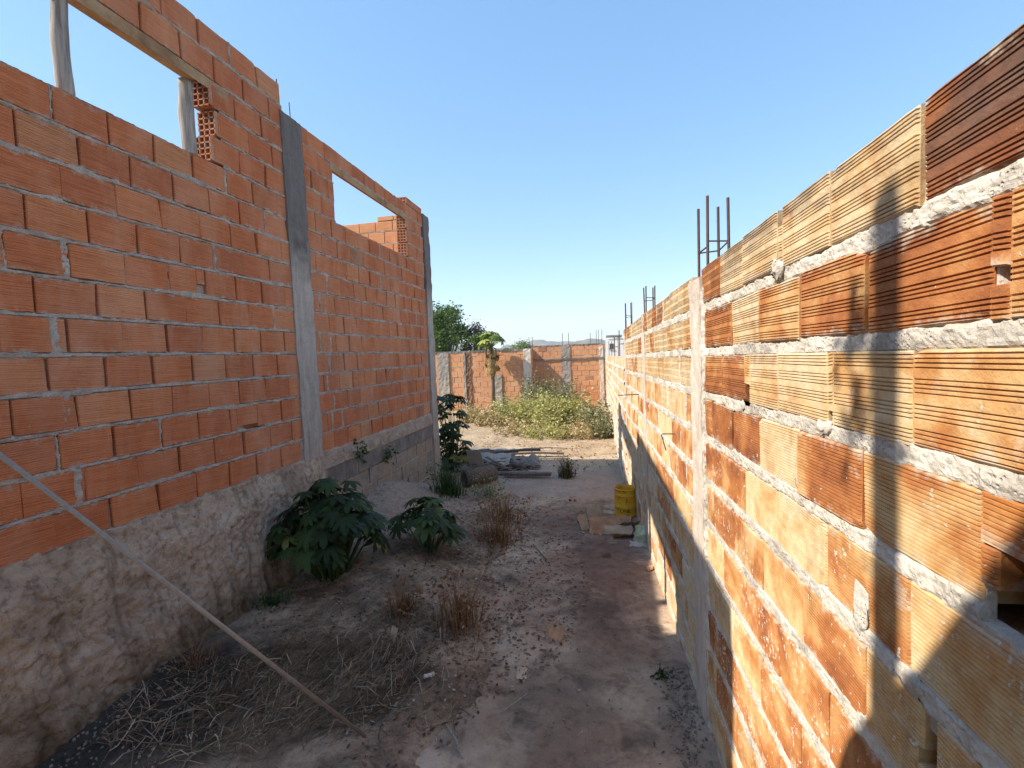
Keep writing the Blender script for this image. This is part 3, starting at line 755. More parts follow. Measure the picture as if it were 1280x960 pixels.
def pilaster(u, w, top, parent, fr=FRt, wd=.17, out=.006, bars=True, bt=.30, depth=.12):
    t = MB(); cast(t, fr, u-wd/2, u+wd/2, -2.6, top, -depth, out, u*3.3, .005, .04)
    o = t.build('concrete_pillar', M['pillar_r'], parent)
    if bars: starter(fr, u-.055, u+.055, -.02, -.095, top-.02, top+bt, o, top+bt*.45)
    return o
pilaster(4.45, 0, .385, wall, bt=.25, out=.004)
pilaster(6.55, 0, .375, wall, bt=.34, out=.004)
# stubs of bar left in the joints
b = MB(); P = FRt([(4.92, -.37, -.02), (4.92, -.375, .21)]); rebar(b, P[0], P[1], .005); b.build('bar_stub', M['rebar'], wall)
b = MB(); P = FRt([(2.98, -.47, -.02), (2.98, -.468, .075), (2.99, -.475, .08), (2.985, -.57, .055)]); b.tube(P, .0035, 6); b.build('bar_hook', M['rebar'], wall)

# lower stretch beyond the step
pA = np.array([.275, 6.63, 0]); pB = np.array([.085, 17.93, 0])
dl = (pB-pA)/np.linalg.norm(pB-pA); nl = np.array([dl[1], -dl[0], 0]); LL = np.linalg.norm(pB-pA)
FLo = Frame(pA, (dl[0], dl[1], -.009), -nl)
low = thing('low_boundary_wall', 'lower stretch of the pale right boundary wall running on to the back of the yard', 'wall', (.2, 9.5, -2.0))
rowsLo = [(-.085-.192*(k+1)+.034, -.085-.192*k) for k in range(0, 11)]
b = MB()
lay(b, FLo, rowsLo, 0, LL-.05, [], .28, lambda k: (0, .14)[k % 2], rw, .008, .12, lambda k, u, rr: 0,
    lambda k, u, rr: (rr.random(), rr.choice([.7, .85, .95, 1.0, .55]), rr.random(), 1), .004)
b.build('brick_wall', M['brick_r'], low)
b = MB(); mortar(b, FLo, np.concatenate([np.arange(0, 4, .02), np.arange(4, LL, .05)]), np.arange(-2.3, -.095, .012), [-.085-.192*(k+1)+.017 for k in range(11)], .021, .012, .007, .008, (), jointsL(0, LL, rowsLo, .4, rw, lambda k: (0, .14)[k % 2], .28), 50.0)
b.build('mortar', M['mortar_r'], low)
b = MB(); slab(b, FLo, 0, LL, -2.5, -.10, -.118, -.06); b.build('backing', M['core'], low)
for u, bt in ((1.55, .42), (3.6, .40), (7.6, .42)): pilaster(u, 0, -.08, low, FLo, .18, .008, True, bt)

# ================================================================== BACK OF THE YARD
def back(name, label, x0, x1, y, top, bottom, seed, split=None, ret=None):
    fr = Frame((x0, y, 0), (1, 0, 0), (0, -1, 0)); L = x1-x0
    root = thing(name, label, 'wall', ((x0+x1)/2, y, bottom+.05)); rr = random.Random(seed)
    n = int((top-bottom)/.192)+1
    rows = [(top-.192*(k+1)+.014, top-.192*k) for k in range(n)]
    t = MB(); lay(t, fr, rows, 0, L, [], .285, [0, .14], rr, .012, .12, None, lambda k, u, q: (q.random(), q.random(), q.random(), 1), .006)
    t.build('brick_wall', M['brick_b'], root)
    t = MB(); mortar(t, fr, np.arange(0, L+.001, .02), np.arange(bottom, top-.01, .012), [top-.192*(k+1)+.007 for k in range(n)], .010, .02, -.002, .006, (), (), seed*3.0)
    t.build('mortar', M['mortar_l'], root)
    t = MB(); slab(t, fr, 0, L, bottom-.2, top-.01, -.118, -.05); t.build('backing', M['core'], root)
    return root, fr
YB1, YB2 = 17.25, 18.0
w1, f1_ = back('rear_yard_wall', 'stained orange brick wall behind the papaya tree, its top dark and broken', -8.5, -2.62, YB1, .185, -2.2, 31)
w2, f2_ = back('rear_corner_wall', 'taller sunny orange brick wall at the far right corner, crossed by a thin dark ledge', -2.66, .06, YB2, .262, -2.2, 32)
# return between the two, it throws the slanting shade
FRn = Frame((-2.60, YB1-.02, 0), (0, 1, 0), (1, 0, 0))
b = MB(); lay(b, FRn, [(.205-.192*(k+1)+.014, .205-.192*k) for k in range(12)], .12, YB2-YB1, [], .28, [0, .14], rw, .01, .1, None, None, .005)
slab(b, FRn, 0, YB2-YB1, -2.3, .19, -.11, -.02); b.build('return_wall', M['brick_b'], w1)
def postb(fr, root, u0, u1, top, out, mat, bars=0, amp=.012):
    t = MB(); cast(t, fr, u0, u1, -2.3, top, -.1, out, u0*5.1, amp, .06); o = t.build('concrete_pillar', mat, root)
    for i in range(bars):
        t = MB(); p = fr([(u0+.05+(u1-u0-.1)*i/max(1, bars-1), top-.05, -.03), (u0+.05+(u1-u0-.1)*i/max(1, bars-1)+.01, top+.46, -.03)]); rebar(t, p[0], p[1], .010); t.build('rebar', M['rebar'], o)
    return o
bx = lambda x, fr, Y: (x-754)/600*Y*.985 - fr.o[0]
postb(f1_, w1, bx(538, f1_, 17.25), bx(553, f1_, 17.25), .16, .05, M['pillar_b'])
postb(f1_, w1, bx(573, f1_, 17.25), bx(576, f1_, 17.25), .17, .05, M['pillar_b'])
t = MB(); cast(t, f1_, bx(577, f1_, 17.25), bx(583, f1_, 17.25), -2.3, .15, -.1, .03, 7, .028, .05); t.build('brick_pier', M['soot'], w1)
postb(f1_, w1, bx(614, f1_, 17.25), bx(624, f1_, 17.25), -.7, .05, M['pillar_b'])
t = MB(); cast(t, f1_, 5.65, 5.92, -2.3, .20, -.1, .10, 3, .012, .06); t.build('concrete_post', M['pillar_r'], w1)
for u in (5.86, 5.98):
    t = MB(); p = f1_([(u, .1, -.05), (u+.01, .62, -.05)]); rebar(t, p[0], p[1], .010); t.build('rebar', M['rebar'], w1)
t = MB(); cast(t, f1_, 0, 5.9, .13, .215, -.12, .012, 13, .012, .06); t.build('wall_cap', M['beam'], w1)
postb(f2_, w2, bx(702, f2_, 18), bx(713, f2_, 18), .27, .03, M['pillar_b'], 2)
t = MB(); cast(t, f2_, 0, 2.7, -.255, -.205, -.05, .05, 17, .006, .08); t.build('ledge', M['beam'], w2)
postb(f2_, w2, 2.50, 2.66, .20, .02, M['pillar_r'])
t = MB(); cast(t, f2_, .02, 2.66, .255, .30, -.12, .01, 23, .014, .06); t.build('wall_cap', M['beam'], w2)
for u in (2.2, 2.42, 2.50, 2.62):
    t = MB(); p = f2_([(u, .2, -.04), (u+.01, .70+.1*(u > 2.3), -.04)]); rebar(t, p[0], p[1], .009); t.build('rebar', M['rebar'], w2)

# ================================================================== GROUND
def zbase(y): return np.where(y < 2.3, -1.77, np.where(y < 9, -1.77-.036*(y-2.3), -2.011-.006*(np.minimum(y, 20)-9)))
def pathedge(y): return np.interp(y, [0, 2, 4, 6, 7.2, 8.5, 10], [-.38, -.45, -.74, -1.15, -1.6, -2.0, -2.2])
def zg(x, y):
    x = np.asarray(x, float); y = np.asarray(y, float)
    z = zbase(y)
    mound = .31*np.exp(-((x+2.75)/.62)**2-((y-5.4)/.85)**2) + .10*np.exp(-((x+2.2)/.7)**2-((y-4.3)/.8)**2)
    left = sstep(.0, .55, pathedge(y) - x + .30*fbm(x*1.1+4, y*1.1, 3))
    z = z + mound + left*(.045 + .035*fbm(x*2, y*2+7, 4) + .022*fbm(x*9, y*9, 3) + .008*fbm(x*24, y*24, 2)) - (1-left)*.035*sstep(12, 9, y)
    z = z + np.where(y > 9, .05*fbm(x*.8, y*.8, 4), 0)
    return np.where(y > 30, -2.1 - (y-30)*.02*0, z)
xs = np.concatenate([np.linspace(-900, -40, 14), np.linspace(-30, -6, 14), np.linspace(-5.6, -3.2, 12), np.linspace(-3.0, 1.0, 300), np.linspace(1.6, 8, 10), np.linspace(12, 40, 8), np.linspace(80, 900, 10)])
ys = np.concatenate([np.linspace(-60, -2, 8), np.linspace(-1.5, 1, 14), np.linspace(1.05, 6, 400), np.linspace(6.05, 12, 150), np.linspace(12.2, 22, 40), np.linspace(24, 60, 12), np.linspace(80, 1500, 20)])
X, Y = np.meshgrid(xs, ys, indexing='ij')
b = MB(); b.add(np.stack([X.ravel(), Y.ravel(), zg(X, Y).ravel()], 1), grid_faces(len(xs), len(ys)))
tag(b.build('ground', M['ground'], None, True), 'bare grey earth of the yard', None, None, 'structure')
xs = np.linspace(-2.3, .62, 130); ys = np.linspace(-1.0, 10.5, 300); X, Y = np.meshgrid(xs, ys, indexing='ij')
Z = zbase(Y) - .012 + .010*fbm(X*1.2, Y*1.2, 3) + .004*fbm(X*12, Y*12, 3) - .012*sstep(5.98, 6.02, Y+.05*X)
Z = np.where(X < pathedge(Y)-.55, Z-.2, Z)
b = MB(); b.add(np.stack([X.ravel(), Y.ravel(), Z.ravel()], 1), grid_faces(len(xs), len(ys)))
tag(b.build('path', M['path'], None, True), 'worn stained concrete path along the right wall', None, None, 'structure')
def gz(x, y):
    z = float(zg(x, y)); pz = float(zbase(np.array(y))) - .012
    return max(z, pz) if x > pathedge(y)-.5 and y < 10 else z

# hills on the horizon
b = MB(); n = 220
xs = np.linspace(-900, 700, n); prof = [0, .55, 1, .6, 0]; dep = [-60, -25, 0, 60, 140]
for layer, (yy, hh, sd) in enumerate(((760, 33, 2.0), (980, 46, 6.0))):
    hgt = hh*np.clip(.62 + .42*fbm(xs/120+sd, xs*0+sd, 4) + .12*fbm(xs/18, xs*0+sd, 2), .1, 2)
    V = np.array([(x, yy+d, -6 + h*p) for x, h in zip(xs, hgt) for p, d in zip(prof, dep)])
    b.add(V, grid_faces(n, 5))
hm = mat_rough('hill_scrub', [(.3, (.060, .068, .040)), (.5, (.12, .115, .068)), (.62, (.26, .20, .13)), (.7, (.10, .11, .06))], .022, .3, .3, .5)
tag(b.build('hills', hm, None, True), 'low hazy hills on the horizon', None, None, 'structure')

# ================================================================== PLANTS
def leaf_quads(mb, c, d, size, n, rr, flat=.5):
    """n small bent leaves around points c (k,3) with spread d"""
    k = len(c)
    idx = NP.integers(0, k, n); P = c[idx] + NP.normal(0, 1, (n, 3))*d
    a = NP.normal(0, 1, (n, 3)); a[:, 2] *= flat; a /= np.linalg.norm(a, axis=1)[:, None]
    t = NP.normal(0, 1, (n, 3)); t -= (t*a).sum(1)[:, None]*a; t /= np.linalg.norm(t, axis=1)[:, None]
    nn = np.cross(a, t); s = size*NP.uniform(.55, 1.35, n)[:, None]
    V = np.stack([P, P + a*s*.5 + t*s*.26 + nn*s*.06, P + a*s, P + a*s*.5 - t*s*.26 + nn*s*.06], 1).reshape(-1, 3)
    F = (np.arange(n)[:, None]*4 + np.array([0, 1, 2, 3])[None, :])
    r = np.repeat(NP.random(n), 4); z = np.zeros_like(r)
    mb.add(V, F, np.stack([r, z, z, z+1], 1))
def blades(mb, x, y, n, rad, h, rr, width=.004, lean=.5, zf=None):
    for i in range(n):
        a = rr.uniform(0, 6.283); q = rad*min(1.0, abs(rr.gauss(0, .55))); px, py = x+q*math.cos(a), y+q*math.sin(a)
        z = (zf or gz)(px, py)-.01; hh = h*rr.uniform(.25, 1.15)*(1.05-.42*q/rad); l = lean*rr.uniform(.1, 1.3)*hh; b_ = a+rr.gauss(0, .9)
        dx, dy = math.cos(b_)*l, math.sin(b_)*l; wx, wy = -math.sin(b_)*width, math.cos(b_)*width
        V = []
        for t in (0, .5, 1):
            k = 1-t*.85; cx_, cy_, cz = px+dx*t*t, py+dy*t*t, z+hh*(t-.18*t*t*lean)
            V += [(cx_-wx*k, cy_-wy*k, cz), (cx_+wx*k, cy_+wy*k, cz)]
        mb.add(V, [(0, 1, 3, 2), (2, 3, 5, 4)], (rr.random(), 0, 0, 1))
def castor_leaf(mb, base, dirh, up, R_, rr, lobes=8):
    """palmate leaf: pointed lobes around the stalk, each folded along its midrib, drooping"""
    f = np.array([math.cos(dirh), math.sin(dirh), 0]); s = np.array([-math.sin(dirh), math.cos(dirh), 0]); nrm = np.array([0, 0, 1.0])
    ca, sa = math.cos(up), math.sin(up)
    f2 = f*ca + nrm*sa; n2 = -f*sa + nrm*ca
    V = [base]; F = []; k = 0; droop = rr.uniform(.25, .6)
    half = 2.55; tips = np.linspace(-half, half, lobes)
    cen = 0
    def pt(th, r, lift=0):
        x, y = r*math.cos(th), r*math.sin(th)
        return base + f2*x + s*y + n2*(lift - droop*r*r/R_)
    sw = half*2/(lobes-1)/2
    ring = []
    for i, th in enumerate(tips):
        L = R_*(1.0 - .10*abs(th)/half - .22*(abs(th) > 2))*rr.uniform(.92, 1.05)
        vi = len(V)
        V += [pt(th-sw, L*.50, 0), pt(th-sw*.66, L*.75, 0), pt(th, L, 0), pt(th+sw*.66, L*.75, 0), pt(th+sw, L*.50, 0), pt(th, L*.55, R_*-.035)]
        c = vi+5
        F += [(0, vi, c), (vi, vi+1, c), (vi+1, vi+2, c), (vi+2, vi+3, c), (vi+3, vi+4, c), (vi+4, 0, c)]
    mb.add(V, F, (rr.random(), 0, 0, 1))
def castor(x, y, n, w, d, h, Rl, label, mat, seed, zf=gz, minh=.1, tone=None, tall=False):
    rr = random.Random(seed); z0 = zf(x, y)
    root = thing('castor_plant', label, 'plant', (x, y, z0), 'castor plants along the house')
    st = MB(); lf = MB()
    for i in range(n):
        a = rr.uniform(0, 6.283); q = math.sqrt(rr.random())
        hh = h*(minh + (1-minh)*math.sqrt(max(0, 1-q*q*.8))*rr.uniform(.55, 1.0))
        c = np.array([x+q*w*math.cos(a), y+q*d*math.sin(a), z0+hh])
        if tall: c[2] = z0 + h*rr.uniform(.05, 1.0)
        s0 = np.array([x+.25*q*w*math.cos(a), y+.25*q*d*math.sin(a), z0-.03])
        mid = s0*.45 + c*.55 + np.array([0, 0, .10*h])
        st.tube([s0, mid, c], [.007, .005, .0035], 5, (rr.random(), 0, 0, 1), False)
        castor_leaf(lf, c, a+rr.uniform(-.5, .5), rr.uniform(-.75, .05), Rl*rr.uniform(.65, 1.1), rr, rr.choice([7, 8, 9]))
    st.build('stem', M['grass_b'] if tone else M['castor_bright'], root, False, (x, y, z0)); lf.build('foliage', mat, root, True, (x, y, z0))
    return root
castor(-2.22, 3.45, 125, .41, .40, .82, .135, 'big dark green castor plant against the house plinth', M['castor'], 5, minh=.02)
castor(-1.62, 4.05, 26, .28, .26, .52, .155, 'small castor plant with few broad leaves in the middle of the dirt', M['castor_bright'], 8)
castor(-2.62, 7.85, 70, .40, .34, 1.30, .17, 'tall castor plant half hidden behind the end pillar of the house', M['castor'], 12, tall=True)

def sprig(x, y, z, n, size, spread, label, mat, name='wall_weed', cat='weed', group='sprigs on the house plinth'):
    t = MB(); leaf_quads(t, np.array([[x, y, z]]), np.array([spread*.7, spread, spread]), size, n, R)
    for i in range(7):
        t.tube([(x-.05, y+R.uniform(-.02, .02), z-spread), (x+R.uniform(-.02, .06), y+R.uniform(-spread, spread), z+R.uniform(-.5, 1)*spread)], .003, 4, (.2, 0, 0, 1), False)
    return tag(t.build(name, mat), label, cat, group)
sprig(-2.665, 4.83, -.98, 70, .055, .065, 'small green sprig growing from the plinth right of the pillar foot', M['castor_bright'])
sprig(-2.66, 5.50, -1.18, 60, .05, .06, 'small green sprig growing from the plinth just above the sandy mound', M['grass_g'])

def clump(x, y, n, rad, h, mat, label, name='grass_clump', cat='grass clump', w=.004, lean=.5, leaves=0, group=None, seed=1):
    rr = random.Random(seed); t = MB(); blades(t, x, y, n, rad, h, rr, w, lean)
    if leaves:
        pts = np.array([(x+rr.uniform(-rad, rad), y+rr.uniform(-rad, rad), gz(x, y)+rr.uniform(.1, .95)*h) for _ in range(40)])
        leaf_quads(t, pts, .02, .035, leaves, rr)
    return tag(t.build(name, mat), label, cat, group or {'dry_weed': 'dry weed clumps in the dirt', 'leafy_weed': 'small leafy weeds on the ground'}.get(name, 'grass clumps on the ground'))
clump(-.62, 7.55, 240, .13, .34, M['tuft'], 'upright olive grass tuft alone on the sunlit edge of the shade', w=.006, lean=.45, seed=2, leaves=140)
clump(-1.42, 3.02, 190, .14, .26, M['grass_b'], 'short rusty dry weed clump between straw and path, nearer the house', 'dry_weed', 'dry weed', .003, .5, 90, seed=3)
clump(-.98, 2.92, 300, .19, .36, M['grass_b'], 'tall rust brown dry weed clump in the dirt left of the crumpled cardboard', 'dry_weed', 'dry weed', .003, .5, 130, seed=4)
clump(-1.08, 4.55, 330, .24, .36, M['grass_b'], 'bushy rust brown dry weed clump right of the small castor plant', 'dry_weed', 'dry weed', .003, .6, 220, seed=5)
clump(-1.15, 5.25, 280, .28, .32, M['grass_b'], 'sparse brown dry weed clump at the path edge behind the small castor plant', 'dry_weed', 'dry weed', .003, .6, 180, seed=6)
clump(-2.05, 5.95, 420, .24, .46, M['grass_g'], 'dense green grass clump at the foot of the end pillar', w=.0045, lean=.6, leaves=200, seed=7)
clump(-1.55, 6.02, 120, .25, .25, M['weed_grey'], 'low grey green leafy weed in front of the rolled log', 'leafy_weed', 'weed', .003, .6, 260, seed=8)
clump(-2.42, 3.02, 130, .12, .10, M['grass_g'], 'small dark green grass clump below the big castor plant', w=.004, lean=.9, leaves=60, seed=9)
clump(.27, 2.62, 50, .025, .035, M['grass_g'], 'tiny green weed sprouting by the path beside the pillar foot', 'leafy_weed', 'weed', .003, .6, 30, seed=10)
clump(-2.35, 2.25, 120, .13, .17, M['grass_b'], 'rusty grass clump at the edge of the black patch', w=.003, lean=1.1, seed=11)

# weeds before the back walls
def bush(px, Y, h, w, mat, n, size, label, seed, name='weed_bush', d=None):
    x = (px-754)/600*Y*.985; z0 = gz(x, Y); rr = random.Random(seed); t = MB(); s = MB()
    pts = []
    for i in range(int(12+n/45)):
        a = rr.uniform(0, 6.283); q = math.sqrt(rr.random())*w; hh = h*rr.uniform(.5, 1.05)*(1-.45*(q/w)**2)
        top = np.array([x+q*math.cos(a), Y+q*.7*math.sin(a), z0+hh]); b0 = np.array([x+q*.5*math.cos(a), Y+q*.4*math.sin(a), z0-.05])
        s.tube([b0, (b0+top)/2+np.array([rr.uniform(-.04, .04), 0, .03]), top], [.008, .006, .003], 4, (rr.random(), 0, 0, 1), False)
        for tt in np.linspace(.15, 1, 7): pts.append(b0+(top-b0)*tt)
    leaf_quads(t, np.array(pts), np.array([.07, .07, .06])*(h/.7)**.5, size, n, rr)
    root = thing(name, label, 'weed bush', (x, Y, z0), 'weeds in front of the back walls')
    s.build('stem', M['weed_dry'], root, False, (x, Y, z0)); t.build('foliage', mat, root, False, (x, Y, z0))
bush(583, 14.2, .62, .75, M['weed_dry'], 1500, .085, 'straw coloured weed bush farthest to the house side of the yard', 1)
bush(607, 13.2, .52, .65, M['weed_dry'], 1300, .08, 'straw coloured weed bush below the papaya trunk', 2)
bush(634, 13.8, .85, .75, M['weed'], 1900, .085, 'yellow green weed bush left of the white concrete post', 3)
bush(662, 13.3, 1.0, .80, M['weed'], 2300, .085, 'large yellow green weed bush below the white concrete post', 4)
bush(690, 13.0, .95, .75, M['weed'], 2200, .085, 'large yellow green weed bush below the slanting shade', 5)
bush(718, 13.2, .95, .70, M['weed'], 2000, .08, 'yellow green weed bush below the grey rear pillar', 6)
bush(742, 12.3, .85, .5, M['weed_grey'], 1500, .075, 'dull green weed bush close to the low right wall', 7)
bush(752, 11.4, .55, .3, M['weed_grey'], 900, .07, 'small dull green weed bush touching the low right wall, in front of its neighbour', 8)
bush(664, 16.3, 1.45, .45, M['weed_grey'], 1300, .085, 'tall grey weed bush beside the white concrete post', 9)
bush(686, 16.9, 1.50, .5, M['weed_grey'], 1300, .085, 'tall grey weed bush inside the slanting shade', 10)
bush(705, 16.0, 1.25, .45, M['weed_grey'], 1100, .085, 'grey weed bush against the foot of the grey rear pillar', 11)
bush(645, 11.9, .42, .8, M['weed_dry'], 1200, .07, 'low pale weed bush spilling onto the bare sand, left one of three', 12)
bush(683, 11.5, .40, .8, M['weed'], 1300, .065, 'low pale weed bush spilling onto the bare sand, middle one of three', 13)
bush(722, 11.4, .48, .6, M['weed_dry'], 1100, .065, 'low pale weed bush spilling onto the bare sand, right one of three', 14)

# trees beyond the back wall
def tree(px, Y, z0, ztop, w, mat, n, size, label, seed, trunk=.12, name='leafy_tree', clumps=26):
    x = (px-754)/600*Y*.985; rr = random.Random(seed); t = MB(); s = MB()
    H_ = ztop-z0
    root = thing(name, label, 'tree', (x, Y, z0), 'trees beyond the back wall')
    s.tube([(x, Y, z0-.2), (x+.05, Y, z0+H_*.25), (x-.03, Y, z0+H_*.55)], [trunk, trunk*.8, trunk*.5], 9)
    pts = []
    for i in range(clumps):
        u = rr.random(); hh = z0 + H_*(.22+.74*u); rad = w*math.sqrt(max(.04, 1-((u-.42)/.62)**2))
        a = rr.uniform(0, 6.283); q = rad*math.sqrt(rr.uniform(.15, 1))
        c = np.array([x+q*math.cos(a), Y+q*math.sin(a), hh]); pts.append(c)
        s.tube([(x, Y, z0+H_*.2*(1+u)), ((x+c[0])/2, (Y+c[1])/2, (z0+H_*.3+hh)/2), c], [trunk*.4, trunk*.25, trunk*.08], 5, (.4, 0, 0, 1), False)
    for c in pts: leaf_quads(t, c[None], np.array([.26, .26, .22])*w/1.2*rr.uniform(.7, 1.2), size*rr.uniform(.8, 1.2), n//clumps, rr)
    s.build('trunk', M['bark'], root, True, (x, Y, z0)); t.build('crown', mat, root, False, (x, Y, z0))
tree(553, 24, -2.1, 2.62, 1.15, M['tree_green'], 9000, .17, 'big bright green tree behind the back wall, next to the house corner', 3, .16, clumps=46)
tree(589, 25, -2.1, 1.75, .85, M['tree_brown'], 4500, .13, 'round brownish purple tree behind the back wall', 4, .12, clumps=30)
tree(594, 21, -2.1, .95, .62, M['tree_green'], 2600, .12, 'low dark green bush tree in front of the brownish one', 5, .08, clumps=20)
tree(651, 32, -2.1, 1.25, .85, M['tree_far'], 2600, .16, 'pale grey green tree far behind the white concrete post', 6, .1, clumps=22)
tree(533, 26, -2.1, 2.9, .9, M['tree_green'], 3500, .16, 'tall green tree mostly hidden behind the house corner', 7, .14, clumps=24)
for i, px in enumerate((634, 642)):
    tree(px, 36, -2.1, .62, .7, M['tree_far'], 900, .16, ('low pale shrub line tree just right of the papaya crown', 'low pale shrub tree left of the far grey green tree')[i], 20+i, .06, 'far_shrub', 10)
# papaya with a collar of dead leaves
def papaya(px, Y):
    x = (px-754)/600*Y*.985; z0 = gz(x, Y); rr = random.Random(44); zt = .35
    root = thing('papaya_tree', 'papaya tree with yellow green crown and hanging dead leaves before the back wall', 'tree', (x, Y, z0))
    s = MB(); s.tube([(x-.02, Y, z0-.1), (x, Y, z0+1.2), (x, Y, zt)], [.075, .06, .045], 9); s.build('trunk', M['bark'], root, True, (x, Y, z0))
    t = MB(); d = MB()
    for i in range(30):
        a = rr.uniform(0, 6.283); q = rr.uniform(.12, .46); c = np.array([x+q*math.cos(a), Y+q*math.sin(a), zt+.42*math.sqrt(max(0, 1-(q/.5)**2))+rr.uniform(-.15, .1)])
        t.tube([(x, Y, zt-.05), c], [.010, .006], 4, (.6, 0, 0, 1), False)
        castor_leaf(t, c, a, rr.uniform(-1.2, -.2), .26*rr.uniform(.7, 1.1), rr, 7)
    for i in range(34):
        a = rr.uniform(0, 6.283); L = rr.uniform(.3, 1.25); q = rr.uniform(.08, .30)
        c = np.array([x+q*math.cos(a), Y+q*math.sin(a), zt-.05-L*.8])
        d.tube([(x, Y, zt-.05), (x+q*.9*math.cos(a), Y+q*.9*math.sin(a), zt-.12), c], [.008, .006, .004], 4, (rr.random(), 0, 0, 1), False)
        castor_leaf(d, c, a, -1.45, .17*rr.uniform(.6, 1.1), rr, 6)
    t.build('crown', M['palm'], root, True, (x, Y, z0)); d.build('dead_leaves', M['dead'], root, True, (x, Y, z0))
papaya(612, 16.6)

# ================================================================== LITTER AND THINGS ON THE GROUND
def strips(mb, n, area, lrange, width, rr, lift=.02, ang=None, zf=gz):
    for i in range(n):
        x, y = area(rr); a = rr.uniform(0, 6.283) if ang is None else rr.gauss(*ang)
        L = rr.uniform(*lrange); z = zf(x, y) + rr.uniform(0, lift); w = width*rr.uniform(.6, 1.4); cv = rr.uniform(-.35, .35)
        V = []
        for t in (-.5, -.15, .2, .5):
            th = a + cv*t; px, py = x+L*t*math.cos(th), y+L*t*math.sin(th)
            zz = max(zf(px, py)+.003, z + .02*math.sin(t*5+i) + rr.uniform(0, .006))
            V += [(px-w*math.sin(th), py+w*math.cos(th), zz), (px+w*math.sin(th), py-w*math.cos(th), zz+w*.8)]
        mb.add(V, [(0, 1, 3, 2), (2, 3, 5, 4), (4, 5, 7, 6)], (rr.random()**1.3, 0, 0, 1))
def ell(cx, cy, rx, ry, th=0.0):
    def f(rr):
        a = rr.uniform(0, 6.283); q = math.sqrt(rr.random()); u, v = q*rx*math.cos(a), q*ry*math.sin(a)
        return cx+u*math.cos(th)-v*math.sin(th), cy+u*math.sin(th)+v*math.cos(th)
    return f
rs = random.Random(77)
b = MB()
strips(b, 1150, ell(-1.62, 2.25, .62, .42, .2), (.08, .34), .0017, rs, .035, (1.05, .5))
strips(b, 520, ell(-1.55, 2.75, .62, .42, .2), (.06, .3), .0016, rs, .03, (.9, .7))
strips(b, 500, ell(-2.0, 2.0, .5, .35), (.06, .25), .0016, rs, .03)
strips(b, 260, ell(-1.1, 2.45, .45, .5), (.05, .22), .0014, rs, .015)
tag(b.build('straw', M['straw']), 'loose heap of cut dry straw at the foot of the leaning rod', 'straw', None, 'stuff')
def flakes(mb, n, area, size, rr, zf=gz):
    for i in range(n):
        x, y = area(rr); a = rr.uniform(0, 6.283); s = rr.uniform(*size); z = zf(x, y)+.004
        ca, sa = math.cos(a)*s, math.sin(a)*s; l = rr.uniform(.1, .5)*s
        mb.add([(x-ca, y-sa, z), (x+sa*.5, y-ca*.5, z+l*.5), (x+ca, y+sa, z+l), (x-sa*.5, y+ca*.5, z+l*.4)], [(0, 1, 2, 3)], (rr.random()**1.5, 0, 0, 1))
b = MB()
flakes(b, 2600, ell(-1.35, 3.6, 1.2, 1.7), (.006, .02), rs)
flakes(b, 900, ell(-1.0, 3.2, .45, 1.5), (.006, .018), rs)
flakes(b, 900, ell(-1.2, 5.2, 1.0, 1.3), (.008, .026), rs)
flakes(b, 700, ell(-1.6, 9.5, 2.2, 2.2), (.012, .04), rs)
flakes(b, 90, ell(.0, 3.6, .5, 1.9), (.004, .014), rs)
tag(b.build('leaf_litter', M['litter']), 'dead leaves and chips scattered over the dirt', 'litter', None, 'stuff')
def stones(mb, n, area, size, rr):
    for i in range(n):
        x, y = area(rr); s = rr.uniform(*size); z = gz(x, y)+s*.25
        V = []
        for (a, e) in [(k*1.2566, -.5) for k in range(5)] + [(k*1.2566+.6, .5) for k in range(5)]:
            q = s*rr.uniform(.7, 1.2); V.append((x+q*math.cos(a)*.8, y+q*math.sin(a)*.8, z+q*e))
        V += [(x, y, z+s*.8)]
        F = [(k, (k+1) % 5, 5+k) for k in range(5)] + [((k+1) % 5, 5+(k+1) % 5, 5+k) for k in range(5)] + [(5+k, 5+(k+1) % 5, 10) for k in range(5)]
        mb.add(V, F, (rr.random(), 0, 0, 1))
b = MB()
stones(b, 380, lambda r: (.34+r.gauss(0, .05), r.uniform(1.9, 2.72)), (.003, .011), rs)
stones(b, 320, ell(-2.25, 1.85, .40, .5), (.003, .010), rs)
stones(b, 900, ell(-1.3, 3.8, 1.2, 2.0), (.002, .010), rs)
stones(b, 260, ell(-.3, 3.2, .6, 1.7), (.002, .008), rs)
stones(b, 130, ell(-1.4, 9.5, 1.8, 1.6), (.008, .024), rs)
tag(b.build('gravel', M['stone']), 'loose gravel and mortar crumbs on the ground', 'gravel', None, 'stuff')
b = MB()
stones(b, 40, ell(-1.2, 3.6, 1.1, 1.7), (.006, .022), rs)
stones(b, 30, ell(-.9, 5.2, 1.0, 1.2), (.006, .026), rs)
stones(b, 30, ell(-1.3, 9.3, 1.5, 1.6), (.010, .035), rs)
tag(b.build('brick_rubble', M['core']), 'crumbs of broken orange brick in the dirt', 'rubble', None, 'stuff')
